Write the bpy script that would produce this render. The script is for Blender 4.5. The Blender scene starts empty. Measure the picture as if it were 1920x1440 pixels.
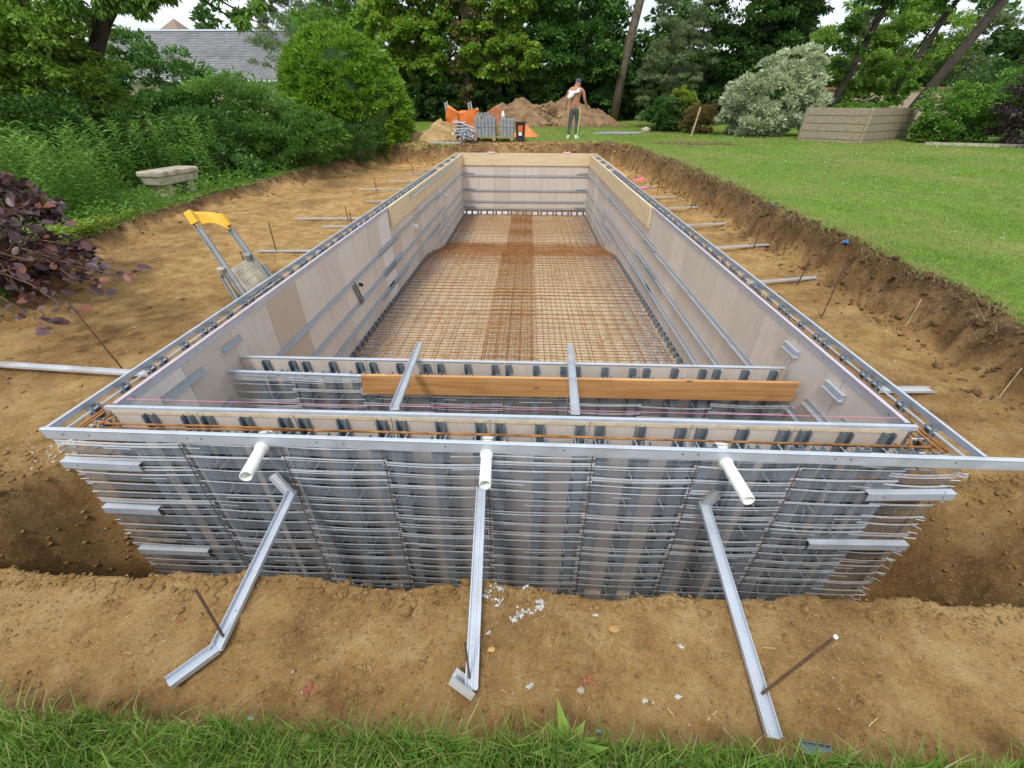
import bpy, bmesh, math, random
import numpy as np
from mathutils import Vector, Matrix
random.seed(7); rng = np.random.default_rng(11)
sc = bpy.context.scene
C = sc.collection

# ------------------------------------------------------------------ camera, sky, sun, exposure
cd = bpy.data.cameras.new('camera'); cam = bpy.data.objects.new('camera', cd); C.objects.link(cam)
F, PITCH, YAW, ROLL = 793.16, 0.585, -0.035, 0.003
fw = Vector((math.sin(YAW)*math.cos(PITCH), math.cos(YAW)*math.cos(PITCH), -math.sin(PITCH)))
rt = Vector((math.cos(YAW), -math.sin(YAW), 0)); up = rt.cross(fw)
r2 = rt*math.cos(ROLL)+up*math.sin(ROLL); u2 = -rt*math.sin(ROLL)+up*math.cos(ROLL)
M = Matrix((r2, u2, -fw)).transposed().to_4x4(); M.translation = (0.118, -1.499, 1.304)
cam.matrix_world = M
cd.sensor_width = 36; cd.lens = F/1920*36; cd.clip_end = 600; cd.clip_start = 0.02
sc.camera = cam
SUN_EL, SUN_AZ = math.radians(58), math.radians(200)
w = bpy.data.worlds.new('World'); sc.world = w; w.use_nodes = True
nt = w.node_tree; nt.nodes.clear()
wo = nt.nodes.new('ShaderNodeOutputWorld'); bg = nt.nodes.new('ShaderNodeBackground')
sky = nt.nodes.new('ShaderNodeTexSky'); sky.sky_type = 'NISHITA'; sky.sun_disc = False
sky.sun_elevation = SUN_EL; sky.sun_rotation = SUN_AZ
tc = nt.nodes.new('ShaderNodeTexCoord'); nz = nt.nodes.new('ShaderNodeTexNoise'); nz.inputs['Scale'].default_value = 2.2
nz.inputs['Detail'].default_value = 5
rp = nt.nodes.new('ShaderNodeValToRGB'); rp.color_ramp.elements[0].color = (6.6, 7.4, 8.6, 1); rp.color_ramp.elements[1].color = (9.2, 9.5, 9.9, 1)
rp.color_ramp.elements[0].position = .35; rp.color_ramp.elements[1].position = .62
mx = nt.nodes.new('ShaderNodeMixRGB'); mx.inputs[0].default_value = .86
L = nt.links.new
L(tc.outputs['Generated'], nz.inputs['Vector']); L(nz.outputs['Fac'], rp.inputs['Fac'])
L(sky.outputs[0], mx.inputs[1]); L(rp.outputs[0], mx.inputs[2]); L(mx.outputs[0], bg.inputs['Color'])
bg.inputs['Strength'].default_value = 0.086; L(bg.outputs[0], wo.inputs[0])
sd = bpy.data.lights.new('sun', 'SUN'); sd.energy = 1.5; sd.angle = math.radians(10); sd.color = (1, .955, .88)
so = bpy.data.objects.new('sun', sd); C.objects.link(so)
sdir = Vector((math.sin(SUN_AZ)*math.cos(SUN_EL), math.cos(SUN_AZ)*math.cos(SUN_EL), math.sin(SUN_EL)))
so.rotation_euler = sdir.to_track_quat('Z', 'Y').to_euler()
sc.view_settings.view_transform = 'Standard'; sc.view_settings.look = 'None'
sc.view_settings.exposure = 0.66; sc.view_settings.gamma = 1; sc.view_settings.use_curve_mapping = False
sc.render.engine = 'CYCLES'

# ------------------------------------------------------------------ materials
def new_mat(name):
    m = bpy.data.materials.new(name); m.use_nodes = True
    n = m.node_tree; b = n.nodes['Principled BSDF']; return m, n, b
def noise(n, scale, detail=4, vec=None, rough=.55, obj=True):
    t = n.nodes.new('ShaderNodeTexNoise'); t.inputs['Scale'].default_value = scale
    t.inputs['Detail'].default_value = detail; t.inputs['Roughness'].default_value = rough
    if vec is None:
        c = n.nodes.new('ShaderNodeTexCoord'); vec = c.outputs['Object']
    n.links.new(vec, t.inputs['Vector']); return t
def ramp(n, src, stops):
    r = n.nodes.new('ShaderNodeValToRGB'); e = r.color_ramp.elements
    while len(e) < len(stops): e.new(.5)
    for k, (p, c) in enumerate(stops):
        e[k].position = p; e[k].color = (*c, 1)
    n.links.new(src, r.inputs['Fac']); return r
def mix(n, a, b, f, mode='MIX'):
    m = n.nodes.new('ShaderNodeMixRGB'); m.blend_type = mode
    for k, s in ((0, f), (1, a), (2, b)):
        if isinstance(s, (int, float)): m.inputs[k].default_value = s
        elif isinstance(s, tuple): m.inputs[k].default_value = (*s, 1)
        else: n.links.new(s, m.inputs[k])
    return m.outputs[0]
def bump(n, b, src, strength, dist):
    u = n.nodes.new('ShaderNodeBump'); u.inputs['Strength'].default_value = strength; u.inputs['Distance'].default_value = dist
    n.links.new(src, u.inputs['Height']); n.links.new(u.outputs[0], b.inputs['Normal']); return u
def geo_pos(n): return n.nodes.new('ShaderNodeNewGeometry').outputs['Position']
def simple(name, col, rough=.6, metal=0, var=.15, scale=20, bmp=0, spec=None):
    m, n, b = new_mat(name); t = noise(n, scale, 5, geo_pos(n))
    d = tuple(c*(1-var) for c in col); l = tuple(min(1, c*(1+var)) for c in col)
    r = ramp(n, t.outputs['Fac'], [(.3, d), (.7, l)]); n.links.new(r.outputs[0], b.inputs['Base Color'])
    b.inputs['Roughness'].default_value = rough; b.inputs['Metallic'].default_value = metal
    if spec is not None: b.inputs['Specular IOR Level'].default_value = spec
    if bmp: bump(n, b, t.outputs['Fac'], bmp, .01)
    return m
MT = {}
def galv(name, c, metal=.55, rough=.42, dirt=.25):
    m, n, b = new_mat(name); p = geo_pos(n)
    t = noise(n, 9, 6, p); v = n.nodes.new('ShaderNodeTexVoronoi'); v.inputs['Scale'].default_value = 120; n.links.new(p, v.inputs['Vector'])
    a = mix(n, tuple(x*.82 for x in c), tuple(min(1, x*1.1) for x in c), t.outputs['Fac'])
    a = mix(n, a, v.outputs['Color'], .05)
    t2 = noise(n, 3.1, 8, p, .7); r = ramp(n, t2.outputs['Fac'], [(.52, (0, 0, 0)), (.72, (dirt, dirt, dirt))])
    a = mix(n, a, (.30, .22, .13), r.outputs[0])
    n.links.new(a, b.inputs['Base Color']); b.inputs['Metallic'].default_value = metal
    rr = ramp(n, t.outputs['Fac'], [(.3, (rough-.1,)*3), (.7, (rough+.15,)*3)]); n.links.new(rr.outputs[0], b.inputs['Roughness'])
    return m
MT['rail'] = galv('galvanised_rail', (.56, .61, .68), .35, .45, .3)
MT['stud'] = galv('galvanised_stud', (.20, .25, .29), .35, .5, .3)
MT['studo'] = galv('galvanised_stud_outer', (.27, .32, .37), .35, .5, .3)
MT['lath'] = galv('expanded_lath', (.26, .29, .335), .4, .5, .3)
MT['strip'] = galv('galvanised_strip', (.60, .62, .64), .35, .5, .55)
MT['meshm'] = galv('expanded_mesh', (.68, .72, .78), .4, .38, .35)
MT['dark'] = simple('dark_hole', (.015, .015, .018), .8)
def rust():
    m, n, b = new_mat('rusty_bar'); p = geo_pos(n); t = noise(n, 14, 6, p)
    r = ramp(n, t.outputs['Fac'], [(.3, (.12, .05, .018)), (.55, (.36, .16, .045)), (.75, (.5, .25, .08))])
    n.links.new(r.outputs[0], b.inputs['Base Color']); b.inputs['Roughness'].default_value = .85; return m
MT['rust'] = rust()
MT['stake'] = simple('brown_stake', (.12, .065, .035), .85, 0, .4, 60)
def board_mat():
    m, n, b = new_mat('form_board'); p = geo_pos(n)
    oi = n.nodes.new('ShaderNodeObjectInfo')
    mp = n.nodes.new('ShaderNodeMapping'); mp.inputs['Scale'].default_value = (9, 9, 1.3); n.links.new(p, mp.inputs['Vector'])
    t = noise(n, 2.2, 7, mp.outputs[0], .65); s = noise(n, 90, 3, p)
    a = mix(n, oi.outputs['Color'], (.42, .35, .28), ramp(n, t.outputs['Fac'], [(.42, (0, 0, 0)), (.85, (.5, .5, .5))]).outputs[0])
    a = mix(n, a, (.75, .72, .68), ramp(n, s.outputs['Fac'], [(.5, (0, 0, 0)), (.8, (.25, .25, .25))]).outputs[0])
    t3 = noise(n, 1.1, 6, p, .7)
    a = mix(n, a, (.30, .2, .12), ramp(n, t3.outputs['Fac'], [(.56, (0, 0, 0)), (.78, (.42, .35, .35))]).outputs[0])
    n.links.new(a, b.inputs['Base Color']); b.inputs['Roughness'].default_value = .75; bump(n, b, s.outputs['Fac'], .15, .003); return m
MT['board'] = board_mat()
def timber(name, c1, c2, c3, axis=0, grain=1.0, knots=True):
    m, n, b = new_mat(name); p = geo_pos(n); mp = n.nodes.new('ShaderNodeMapping')
    s = [34, 34, 34]; s[axis] = 1.6; mp.inputs['Scale'].default_value = s; n.links.new(p, mp.inputs['Vector'])
    t = noise(n, 1.0*grain, 6, mp.outputs[0], .6); t2 = noise(n, 3, 4, p)
    r = ramp(n, t.outputs['Fac'], [(.3, c1), (.5, c2), (.72, c3)])
    a = mix(n, r.outputs[0], tuple(x*.55 for x in c1), ramp(n, t2.outputs['Fac'], [(.55, (0, 0, 0)), (.8, (.5, .5, .5))]).outputs[0])
    if knots:
        mk = n.nodes.new('ShaderNodeMapping'); q = [9, 9, 9]; q[axis] = 3.4; mk.inputs['Scale'].default_value = q; n.links.new(p, mk.inputs['Vector'])
        vo = n.nodes.new('ShaderNodeTexVoronoi'); vo.inputs['Scale'].default_value = 1; n.links.new(mk.outputs[0], vo.inputs['Vector'])
        a = mix(n, (.16, .07, .03), a, ramp(n, vo.outputs['Distance'], [(.05, (0, 0, 0)), (.11, (1, 1, 1))]).outputs[0])
    n.links.new(a, b.inputs['Base Color']); b.inputs['Roughness'].default_value = .7; bump(n, b, t.outputs['Fac'], .25, .004); return m
MT['pinex'] = timber('pine_x', (.62, .47, .27), (.70, .56, .35), (.74, .61, .41), 0)
MT['piney'] = timber('pine_y', (.62, .47, .27), (.70, .56, .35), (.74, .61, .41), 1)
MT['plank'] = timber('orange_plank', (.42, .19, .06), (.56, .29, .105), (.66, .38, .16), 0)
MT['greywood'] = timber('weathered_wood', (.20, .155, .10), (.31, .25, .17), (.40, .33, .235), 0, .8)
MT['paleboard'] = simple('pale_board_edge', (.62, .50, .34), .7)
def soil_mat():
    m, n, b = new_mat('soil'); p = geo_pos(n)
    at = n.nodes.new('ShaderNodeAttribute'); at.attribute_name = 'bank'
    big = noise(n, .9, 5, p, .6); mid = noise(n, 6, 6, p, .65); fine = noise(n, 45, 6, p, .7); vf = noise(n, 220, 3, p, .7)
    dry = ramp(n, mid.outputs['Fac'], [(.28, (.37, .20, .070)), (.5, (.58, .345, .125)), (.7, (.74, .50, .22))])
    wet = ramp(n, mid.outputs['Fac'], [(.3, (.21, .11, .042)), (.7, (.42, .235, .085))])
    a = mix(n, dry.outputs[0], wet.outputs[0], ramp(n, big.outputs['Fac'], [(.48, (0, 0, 0)), (.62, (.7, .7, .7))]).outputs[0])
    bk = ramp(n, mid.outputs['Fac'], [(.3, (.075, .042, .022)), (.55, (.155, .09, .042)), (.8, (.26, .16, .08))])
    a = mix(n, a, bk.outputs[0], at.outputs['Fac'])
    a = mix(n, a, (.66, .52, .33), ramp(n, fine.outputs['Fac'], [(.56, (0, 0, 0)), (.75, (.55, .55, .55))]).outputs[0])
    a = mix(n, a, (.09, .05, .025), ramp(n, fine.outputs['Fac'], [(.28, (.75, .75, .75)), (.43, (0, 0, 0))]).outputs[0])
    lg = noise(n, 2.3, 7, p, .72); a = mix(n, a, (.80, .55, .25), ramp(n, lg.outputs['Fac'], [(.52, (0, 0, 0)), (.66, (.40, .40, .40))]).outputs[0]); a = mix(n, a, (.20, .105, .045), ramp(n, lg.outputs['Fac'], [(.30, (.55, .55, .55)), (.45, (0, 0, 0))]).outputs[0])
    spk = noise(n, 95, 4, p, .75); a = mix(n, a, (.14, .08, .035), ramp(n, spk.outputs['Fac'], [(.30, (.6, .6, .6)), (.44, (0, 0, 0))]).outputs[0]); a = mix(n, a, (.85, .70, .47), ramp(n, spk.outputs['Fac'], [(.58, (0, 0, 0)), (.70, (.7, .7, .7))]).outputs[0])
    n.links.new(a, b.inputs['Base Color']); b.inputs['Roughness'].default_value = .95; b.inputs['Specular IOR Level'].default_value = .15
    add = n.nodes.new('ShaderNodeMath'); add.operation = 'ADD'
    n.links.new(fine.outputs['Fac'], add.inputs[0]); n.links.new(vf.outputs['Fac'], add.inputs[1])
    bump(n, b, add.outputs[0], 1.0, .022); return m
MT['soil'] = soil_mat()
MT['clod'] = simple('clod', (.46, .28, .11), .95, 0, .4, 5, .3, .1)
MT['darkclod'] = simple('dark_clod', (.13, .08, .04), .95, 0, .4, 5, .3, .1)
MT['sand'] = simple('yellow_spoil', (.40, .27, .13), .95, 0, .35, 3.5, .9, .1)
MT['spoil'] = simple('brown_spoil', (.24, .155, .085), .95, 0, .45, 2.2, .9, .1)
MT['pebble'] = simple('pale_pebble', (.42, .36, .28), .8, 0, .35, 6)
MT['grit'] = simple('pale_grit', (.50, .50, .47), .85, 0, .25, 30)
MT['straw'] = simple('straw', (.52, .40, .20), .8, 0, .3, 8)
def lawn_mat():
    m, n, b = new_mat('lawn'); p = geo_pos(n)
    big = noise(n, .45, 5, p, .6); mid = noise(n, 5, 6, p, .7); fine = noise(n, 60, 4, p, .7)
    g = ramp(n, mid.outputs['Fac'], [(.3, (.09, .17, .02)), (.55, (.15, .27, .03)), (.75, (.22, .34, .05))])
    a = mix(n, g.outputs[0], (.27, .27, .085), ramp(n, big.outputs['Fac'], [(.45, (0, 0, 0)), (.7, (.8, .8, .8))]).outputs[0])
    a = mix(n, a, (.03, .06, .012), ramp(n, fine.outputs['Fac'], [(.3, (.7, .7, .7)), (.5, (0, 0, 0))]).outputs[0])
    n.links.new(a, b.inputs['Base Color']); b.inputs['Roughness'].default_value = .9; b.inputs['Specular IOR Level'].default_value = .2
    bump(n, b, fine.outputs['Fac'], .8, .02); return m
MT['lawn'] = lawn_mat()
def gravel_mat():
    m, n, b = new_mat('pool_base'); p = geo_pos(n)
    big = noise(n, .8, 4, p); v = n.nodes.new('ShaderNodeTexVoronoi'); v.inputs['Scale'].default_value = 55; n.links.new(p, v.inputs['Vector'])
    f = noise(n, 30, 6, p, .7)
    sep = n.nodes.new('ShaderNodeSeparateXYZ'); n.links.new(p, sep.inputs[0])
    ab = n.nodes.new('ShaderNodeMath'); ab.operation = 'ABSOLUTE'; n.links.new(sep.outputs[0], ab.inputs[0])
    ad = n.nodes.new('ShaderNodeMath'); ad.operation = 'MULTIPLY_ADD'; ad.inputs[1].default_value = 1; n.links.new(ab.outputs[0], ad.inputs[0])
    bm = n.nodes.new('ShaderNodeMath'); bm.operation = 'MULTIPLY'; bm.inputs[1].default_value = .9; n.links.new(big.outputs['Fac'], bm.inputs[0]); n.links.new(bm.outputs[0], ad.inputs[2])
    fac = ramp(n, ad.outputs[0], [(.0, (0, 0, 0)), (1, (1, 1, 1))])
    md = n.nodes.new('ShaderNodeMapRange'); md.inputs[1].default_value = 1.75; md.inputs[2].default_value = 2.25; n.links.new(ad.outputs[0], md.inputs[0])
    sand = ramp(n, f.outputs['Fac'], [(.3, (.50, .38, .22)), (.55, (.70, .57, .38)), (.75, (.80, .70, .52))])
    gv = mix(n, (.30, .27, .23), v.outputs['Color'], .18); gv = mix(n, gv, (.62, .58, .52), ramp(n, f.outputs['Fac'], [(.45, (0, 0, 0)), (.6, (1, 1, 1))]).outputs[0])
    a = mix(n, sand.outputs[0], gv, md.outputs[0])
    st = noise(n, 2.5, 6, p, .7); a = mix(n, a, (.38, .22, .09), ramp(n, st.outputs['Fac'], [(.5, (0, 0, 0)), (.72, (.6, .6, .6))]).outputs[0])
    n.links.new(a, b.inputs['Base Color']); b.inputs['Roughness'].default_value = .9; bump(n, b, v.outputs['Distance'], .8, .02); return m
MT['base'] = gravel_mat()
MT['bark'] = simple('bark', (.13, .10, .07), .95, 0, .45, 7, .8)
MT['darkbark'] = simple('dark_bark', (.05, .04, .03), .95, 0, .4, 7, .8)
MT['pvc'] = simple('white_pvc', (.80, .80, .76), .35, 0, .05, 5)
MT['yellow'] = simple('yellow_plastic', (.80, .45, .03), .45, 0, .12, 12)
MT['alu'] = galv('worn_aluminium', (.34, .36, .36), .45, .45, .6)
MT['stone'] = simple('weathered_stone', (.42, .37, .28), .9, 0, .35, 9, .5)
def slate_mat():
    m, n, b = new_mat('slate_roof'); p = geo_pos(n); t = noise(n, .7, 7, p, .7); q = noise(n, 12, 3, p)
    a = ramp(n, t.outputs['Fac'], [(.35, (.13, .14, .17)), (.5, (.24, .25, .28)), (.68, (.30, .31, .34))]).outputs[0]
    a = mix(n, a, (.20, .19, .18), q.outputs['Fac']); n.links.new(a, b.inputs['Base Color']); b.inputs['Roughness'].default_value = .7; return m
MT['slate'] = slate_mat()
MT['render'] = simple('stone_render', (.50, .43, .31), .9, 0, .25, 3, .3)
MT['orange'] = simple('orange_tarp', (.80, .20, .035), .55, 0, .15, 4, .5)
MT['redplastic'] = simple('orange_paint', (.75, .12, .03), .5)
MT['block'] = simple('grey_block', (.27, .29, .30), .9, 0, .2, 9, .4)
MT['blackplastic'] = simple('black_plastic', (.02, .02, .022), .5)
MT['palette'] = simple('pallet_wood', (.42, .31, .18), .85, 0, .3, 8)
MT['pink'] = simple('pink_paint', (.80, .16, .22), .8, 0, .2, 30)
MT['string'] = simple('pink_string', (.72, .22, .33), .7)
MT['blue'] = simple('blue_plastic', (.02, .16, .40), .6)
MT['white'] = simple('white_cloth', (.80, .80, .80), .85, 0, .08, 10)
MT['skin'] = simple('skin', (.42, .19, .11), .55, 0, .12, 8)
MT['navy'] = simple('navy_cloth', (.055, .07, .16), .85)
MT['greycloth'] = simple('grey_trousers', (.085, .09, .10), .9, 0, .25, 6)
MT['lime'] = simple('lime_stripe', (.48, .72, .20), .7)
def leafmat(name, a, b_, rough=.45, trans=.35, red=None, dryp=False):
    m, n, b = new_mat(name); g = n.nodes.new('ShaderNodeNewGeometry')
    r = ramp(n, g.outputs['Random Per Island'], [(0, a), (1, b_)] if red is None else [(0, a), (.8, b_), (.93, red), (1, red)])
    t = noise(n, .55, 4, g.outputs['Position']); col = mix(n, r.outputs[0], tuple(x*.6 for x in a), ramp(n, t.outputs['Fac'], [(.4, (0, 0, 0)), (.7, (.5, .5, .5))]).outputs[0])
    if dryp:
        t4 = noise(n, .7, 6, g.outputs['Position'], .7); col = mix(n, col, (.40, .37, .14), ramp(n, t4.outputs['Fac'], [(.43, (0, 0, 0)), (.64, (.85, .85, .85))]).outputs[0])
    n.links.new(col, b.inputs['Base Color']); b.inputs['Roughness'].default_value = rough; b.inputs['Specular IOR Level'].default_value = .35
    tr = n.nodes.new('ShaderNodeBsdfTranslucent'); lt = mix(n, col, (1.0, 1.0, .35), .5, 'MULTIPLY'); 
    lt = mix(n, lt, col, .4); n.links.new(lt, tr.inputs[0])
    ms = n.nodes.new('ShaderNodeMixShader'); ms.inputs[0].default_value = trans
    n.links.new(b.outputs[0], ms.inputs[1]); n.links.new(tr.outputs[0], ms.inputs[2])
    n.links.new(ms.outputs[0], n.nodes['Material Output'].inputs[0]); return m
G = {}
G['dark'] = leafmat('leaf_dark', (0.043, 0.106, 0.025), (0.125, 0.250, 0.053))
G['mid'] = leafmat('leaf_mid', (0.106, 0.237, 0.037), (0.237, 0.425, 0.069))
G['light'] = leafmat('leaf_light', (0.156, 0.288, 0.042), (0.336, 0.504, 0.084))
G['laurel'] = leafmat('leaf_laurel', (0.123, 0.269, 0.025), (0.336, 0.538, 0.056), .38)
G['weed'] = leafmat('leaf_weed', (0.156, 0.324, 0.054), (0.300, 0.516, 0.108))
G['weed2'] = leafmat('leaf_shrub', (0.072, 0.182, 0.039), (0.182, 0.364, 0.078))
G['maple'] = leafmat('leaf_maple', (0.144, 0.288, 0.036), (0.324, 0.528, 0.072), .45, .4, (.50, .50, .08))
G['grey'] = leafmat('leaf_greygreen', (.13, .20, .08), (.26, .34, .16))
G['varieg'] = leafmat('leaf_variegated', (0.324, 0.432, 0.216), (0.778, 0.821, 0.626), .5, .25)
G['purple'] = leafmat('leaf_purple', (.05, .028, .038), (.17, .10, .10), .36, .25, (.26, .10, .06))
G['blackpurple'] = leafmat('leaf_black_purple', (.015, .008, .012), (.05, .022, .032), .4, .2)
G['yellow'] = leafmat('leaf_yellowgreen', (.17, .27, .03), (.42, .48, .06))
G['brown'] = leafmat('leaf_brownish', (.13, .105, .03), (.24, .20, .07))
G['reddish'] = leafmat('leaf_reddish', (.16, .11, .035), (.26, .20, .06))
G['grass'] = leafmat('grass_blade', (.09, .20, .02), (.30, .48, .08), .5, .35, (.50, .45, .2))
G['shortgrass'] = leafmat('short_grass_blade', dryp=True, a=(.14, .27, .03), b_=(.29, .46, .07), rough=.6, trans=.35, red=(.40, .37, .15))
G['drygrass'] = leafmat('dry_grass', (.30, .22, .10), (.46, .35, .18), .7, .2)

# ------------------------------------------------------------------ mesh helpers
ORG = {}
class MB:
    def __init__(s): s.v = []; s.f = []
    def add(s, vs, fs):
        o = len(s.v); s.v += [tuple(q) for q in vs]; s.f += [tuple(i+o for i in t) for t in fs]; return s
    def box(s, x0, x1, y0, y1, z0, z1):
        return s.add([(x0, y0, z0), (x1, y0, z0), (x1, y1, z0), (x0, y1, z0), (x0, y0, z1), (x1, y0, z1), (x1, y1, z1), (x0, y1, z1)],
                     [(0, 3, 2, 1), (4, 5, 6, 7), (0, 1, 5, 4), (1, 2, 6, 5), (2, 3, 7, 6), (3, 0, 4, 7)])
    def sweep(s, p0, p1, prof, upv=(0, 0, 1)):
        p0 = Vector(p0); p1 = Vector(p1); d = (p1-p0).normalized(); u = Vector(upv); sd_ = d.cross(u).normalized(); u = sd_.cross(d)
        k = len(prof); vs = [p+sd_*a+u*b for p in (p0, p1) for a, b in prof]
        fs = [(i, (i+1) % k, k+(i+1) % k, k+i) for i in range(k)]
        # caps as fans are wrong for concave outlines: one ngon each
        fs += [tuple(range(k))[::-1], tuple(range(k, 2*k))]
        return s.add(vs, fs)
    def tube(s, pts, rad, n=6):
        pts = [Vector(p) for p in pts]; rad = rad if isinstance(rad, (list, tuple)) else [rad]*len(pts)
        vs = []; fs = []; ref = Vector((0.13, .21, 1)).normalized()
        for i, p in enumerate(pts):
            d = (pts[min(i+1, len(pts)-1)]-pts[max(i-1, 0)]).normalized()
            if abs(d.dot(ref)) > .95: ref = Vector((1, .1, 0)).normalized()
            a = d.cross(ref).normalized(); b = d.cross(a)
            for k in range(n):
                t = 2*math.pi*k/n; vs.append(p+(a*math.cos(t)+b*math.sin(t))*rad[i])
        for i in range(len(pts)-1):
            for k in range(n): fs.append((i*n+k, i*n+(k+1) % n, (i+1)*n+(k+1) % n, (i+1)*n+k))
        fs += [tuple(range(n))[::-1], tuple(range((len(pts)-1)*n, len(pts)*n))]
        return s.add(vs, fs)
    def mesh(s, name, org=(0, 0, 0)):
        me = bpy.data.meshes.new(name); o = org
        me.from_pydata([(a-o[0], b-o[1], c-o[2]) for a, b, c in s.v], [], s.f); me.update(); return me
def np_mesh(name, v, f, smooth=False):
    me = bpy.data.meshes.new(name); v = np.asarray(v, np.float32); f = np.asarray(f, np.int32); k = f.shape[1]
    me.vertices.add(len(v)); me.vertices.foreach_set('co', v.ravel())
    me.loops.add(f.size); me.loops.foreach_set('vertex_index', f.ravel())
    me.polygons.add(len(f)); me.polygons.foreach_set('loop_start', np.arange(0, f.size, k, dtype=np.int32))
    me.polygons.foreach_set('loop_total', np.full(len(f), k, np.int32))
    if smooth: me.polygons.foreach_set('use_smooth', np.ones(len(f), bool))
    me.update(calc_edges=True); return me
def tagp(o, label, cat, group=None, kind=None):
    o['label'] = label; o['category'] = cat
    if group: o['group'] = group
    if kind: o['kind'] = kind
    return o
def thing(name, label, cat, loc=(0, 0, 0), group=None):
    o = bpy.data.objects.new(name, None); C.objects.link(o); o.location = loc; o.empty_display_size = .1
    ORG[o.name] = Vector(loc); return tagp(o, label, cat, group)
def obj(name, me, mat, parent=None, loc=None, color=None, smooth=False, worldloc=None):
    o = bpy.data.objects.new(name, me); C.objects.link(o)
    if mat and not me.materials: me.materials.append(mat)
    if parent: o.parent = parent
    if loc is not None: o.location = loc
    if color: o.color = (*color, 1)
    if smooth: me.polygons.foreach_set('use_smooth', [True]*len(me.polygons))
    return o
def part(name, mb, mat, parent=None, color=None, smooth=False, kind=None):
    """mb in world coordinates; origin put at the parent's"""
    org = ORG.get(parent.name, Vector((0, 0, 0))) if parent else Vector((0, 0, 0))
    o = obj(name, mb.mesh(name, org), mat, parent, color=color, smooth=smooth)
    ORG[o.name] = org
    if kind: o['kind'] = kind
    return o
def solo(name, mb, mat, label, cat, group=None, smooth=False, kind=None):
    """thing that is one mesh; origin at its lowest centre"""
    a = np.array(mb.v); org = Vector(((a[:, 0].min()+a[:, 0].max())/2, (a[:, 1].min()+a[:, 1].max())/2, a[:, 2].min()))
    o = obj(name, mb.mesh(name, org), mat, smooth=smooth); o.location = org; ORG[o.name] = org
    return tagp(o, label, cat, group, kind)
def bevel(o, wdt=.004, seg=1):
    m = o.modifiers.new('bevel', 'BEVEL'); m.width = wdt; m.segments = seg; m.limit_method = 'ANGLE'; return o

# numpy noise
def h2(ix, iy, s):
    n = (ix.astype(np.int64)*374761393 + iy.astype(np.int64)*668265263 + s*974634777) & 0xffffffff
    n = ((n ^ (n >> 13))*1274126177) & 0xffffffff; n = n ^ (n >> 16); return (n & 0xffff)/65535.0
def vn(x, y, s=0):
    ix = np.floor(x); iy = np.floor(y); fx = x-ix; fy = y-iy; fx = fx*fx*(3-2*fx); fy = fy*fy*(3-2*fy)
    a = h2(ix, iy, s); b = h2(ix+1, iy, s); c = h2(ix, iy+1, s); d = h2(ix+1, iy+1, s)
    return (a*(1-fx)+b*fx)*(1-fy)+(c*(1-fx)+d*fx)*fy
def fbm(x, y, s=0, o=4):
    t = 0; a = .5; tot = 0
    for k in range(o): t = t+a*vn(x, y, s+k*17); tot += a; a *= .55; x = x*2.03+3.1; y = y*2.03+1.7
    return t/tot*2-1
def ss(x): x = np.clip(x, 0, 1); return x*x*(3-2*x)

# ------------------------------------------------------------------ terrain
def t_out(x, y):
    r = np.interp(y, [-4, -1, 1, 3, 5, 8, 12.5, 15, 30, 60, 200], [-.31, -.30, .03, .085, .11, .18, .25, .27, .46, .9, 2.5])
    l = np.interp(y, [-4, 0, 4, 8, 12, 14, 15, 30, 60, 200], [-.31, -.25, -.20, -.14, -.02, .16, .25, .46, .9, 2.5])
    t = ss((x+3)/6); z = l*(1-t)+r*t
    z = z+np.clip(-x-6.5, 0, 10)*.03*ss((y+1)/3)
    return z+.03*fbm(x*.4, y*.4, 3, 3)+.008*fbm(x*6, y*6, 5, 3)
def masks(x, y):
    n1 = .16*fbm(x*1.1, y*1.1, 21, 3)+.06*fbm(x*5, y*5, 22, 3)+.02*fbm(x*22, y*22, 23, 2)
    xL = np.interp(y, [-1, 0, 2, 4, 6.5, 9.5, 13.9], [-4.5, -4.4, -4.5, -5.6, -5.8, -5.4, -4.6])
    xR = np.interp(y, [-1, 7.5, 12, 14], [3.38, 3.36, 3.12, 3.05])
    yF = 13.95
    m = np.minimum(np.minimum(x-xL, xR-x), yF-y)+n1
    m2 = (y+1.005+.025*fbm(x*3, y*0, 31, 3)+.008*fbm(x*25, y*25, 33, 2))*6
    return np.minimum(m, m2), m
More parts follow.
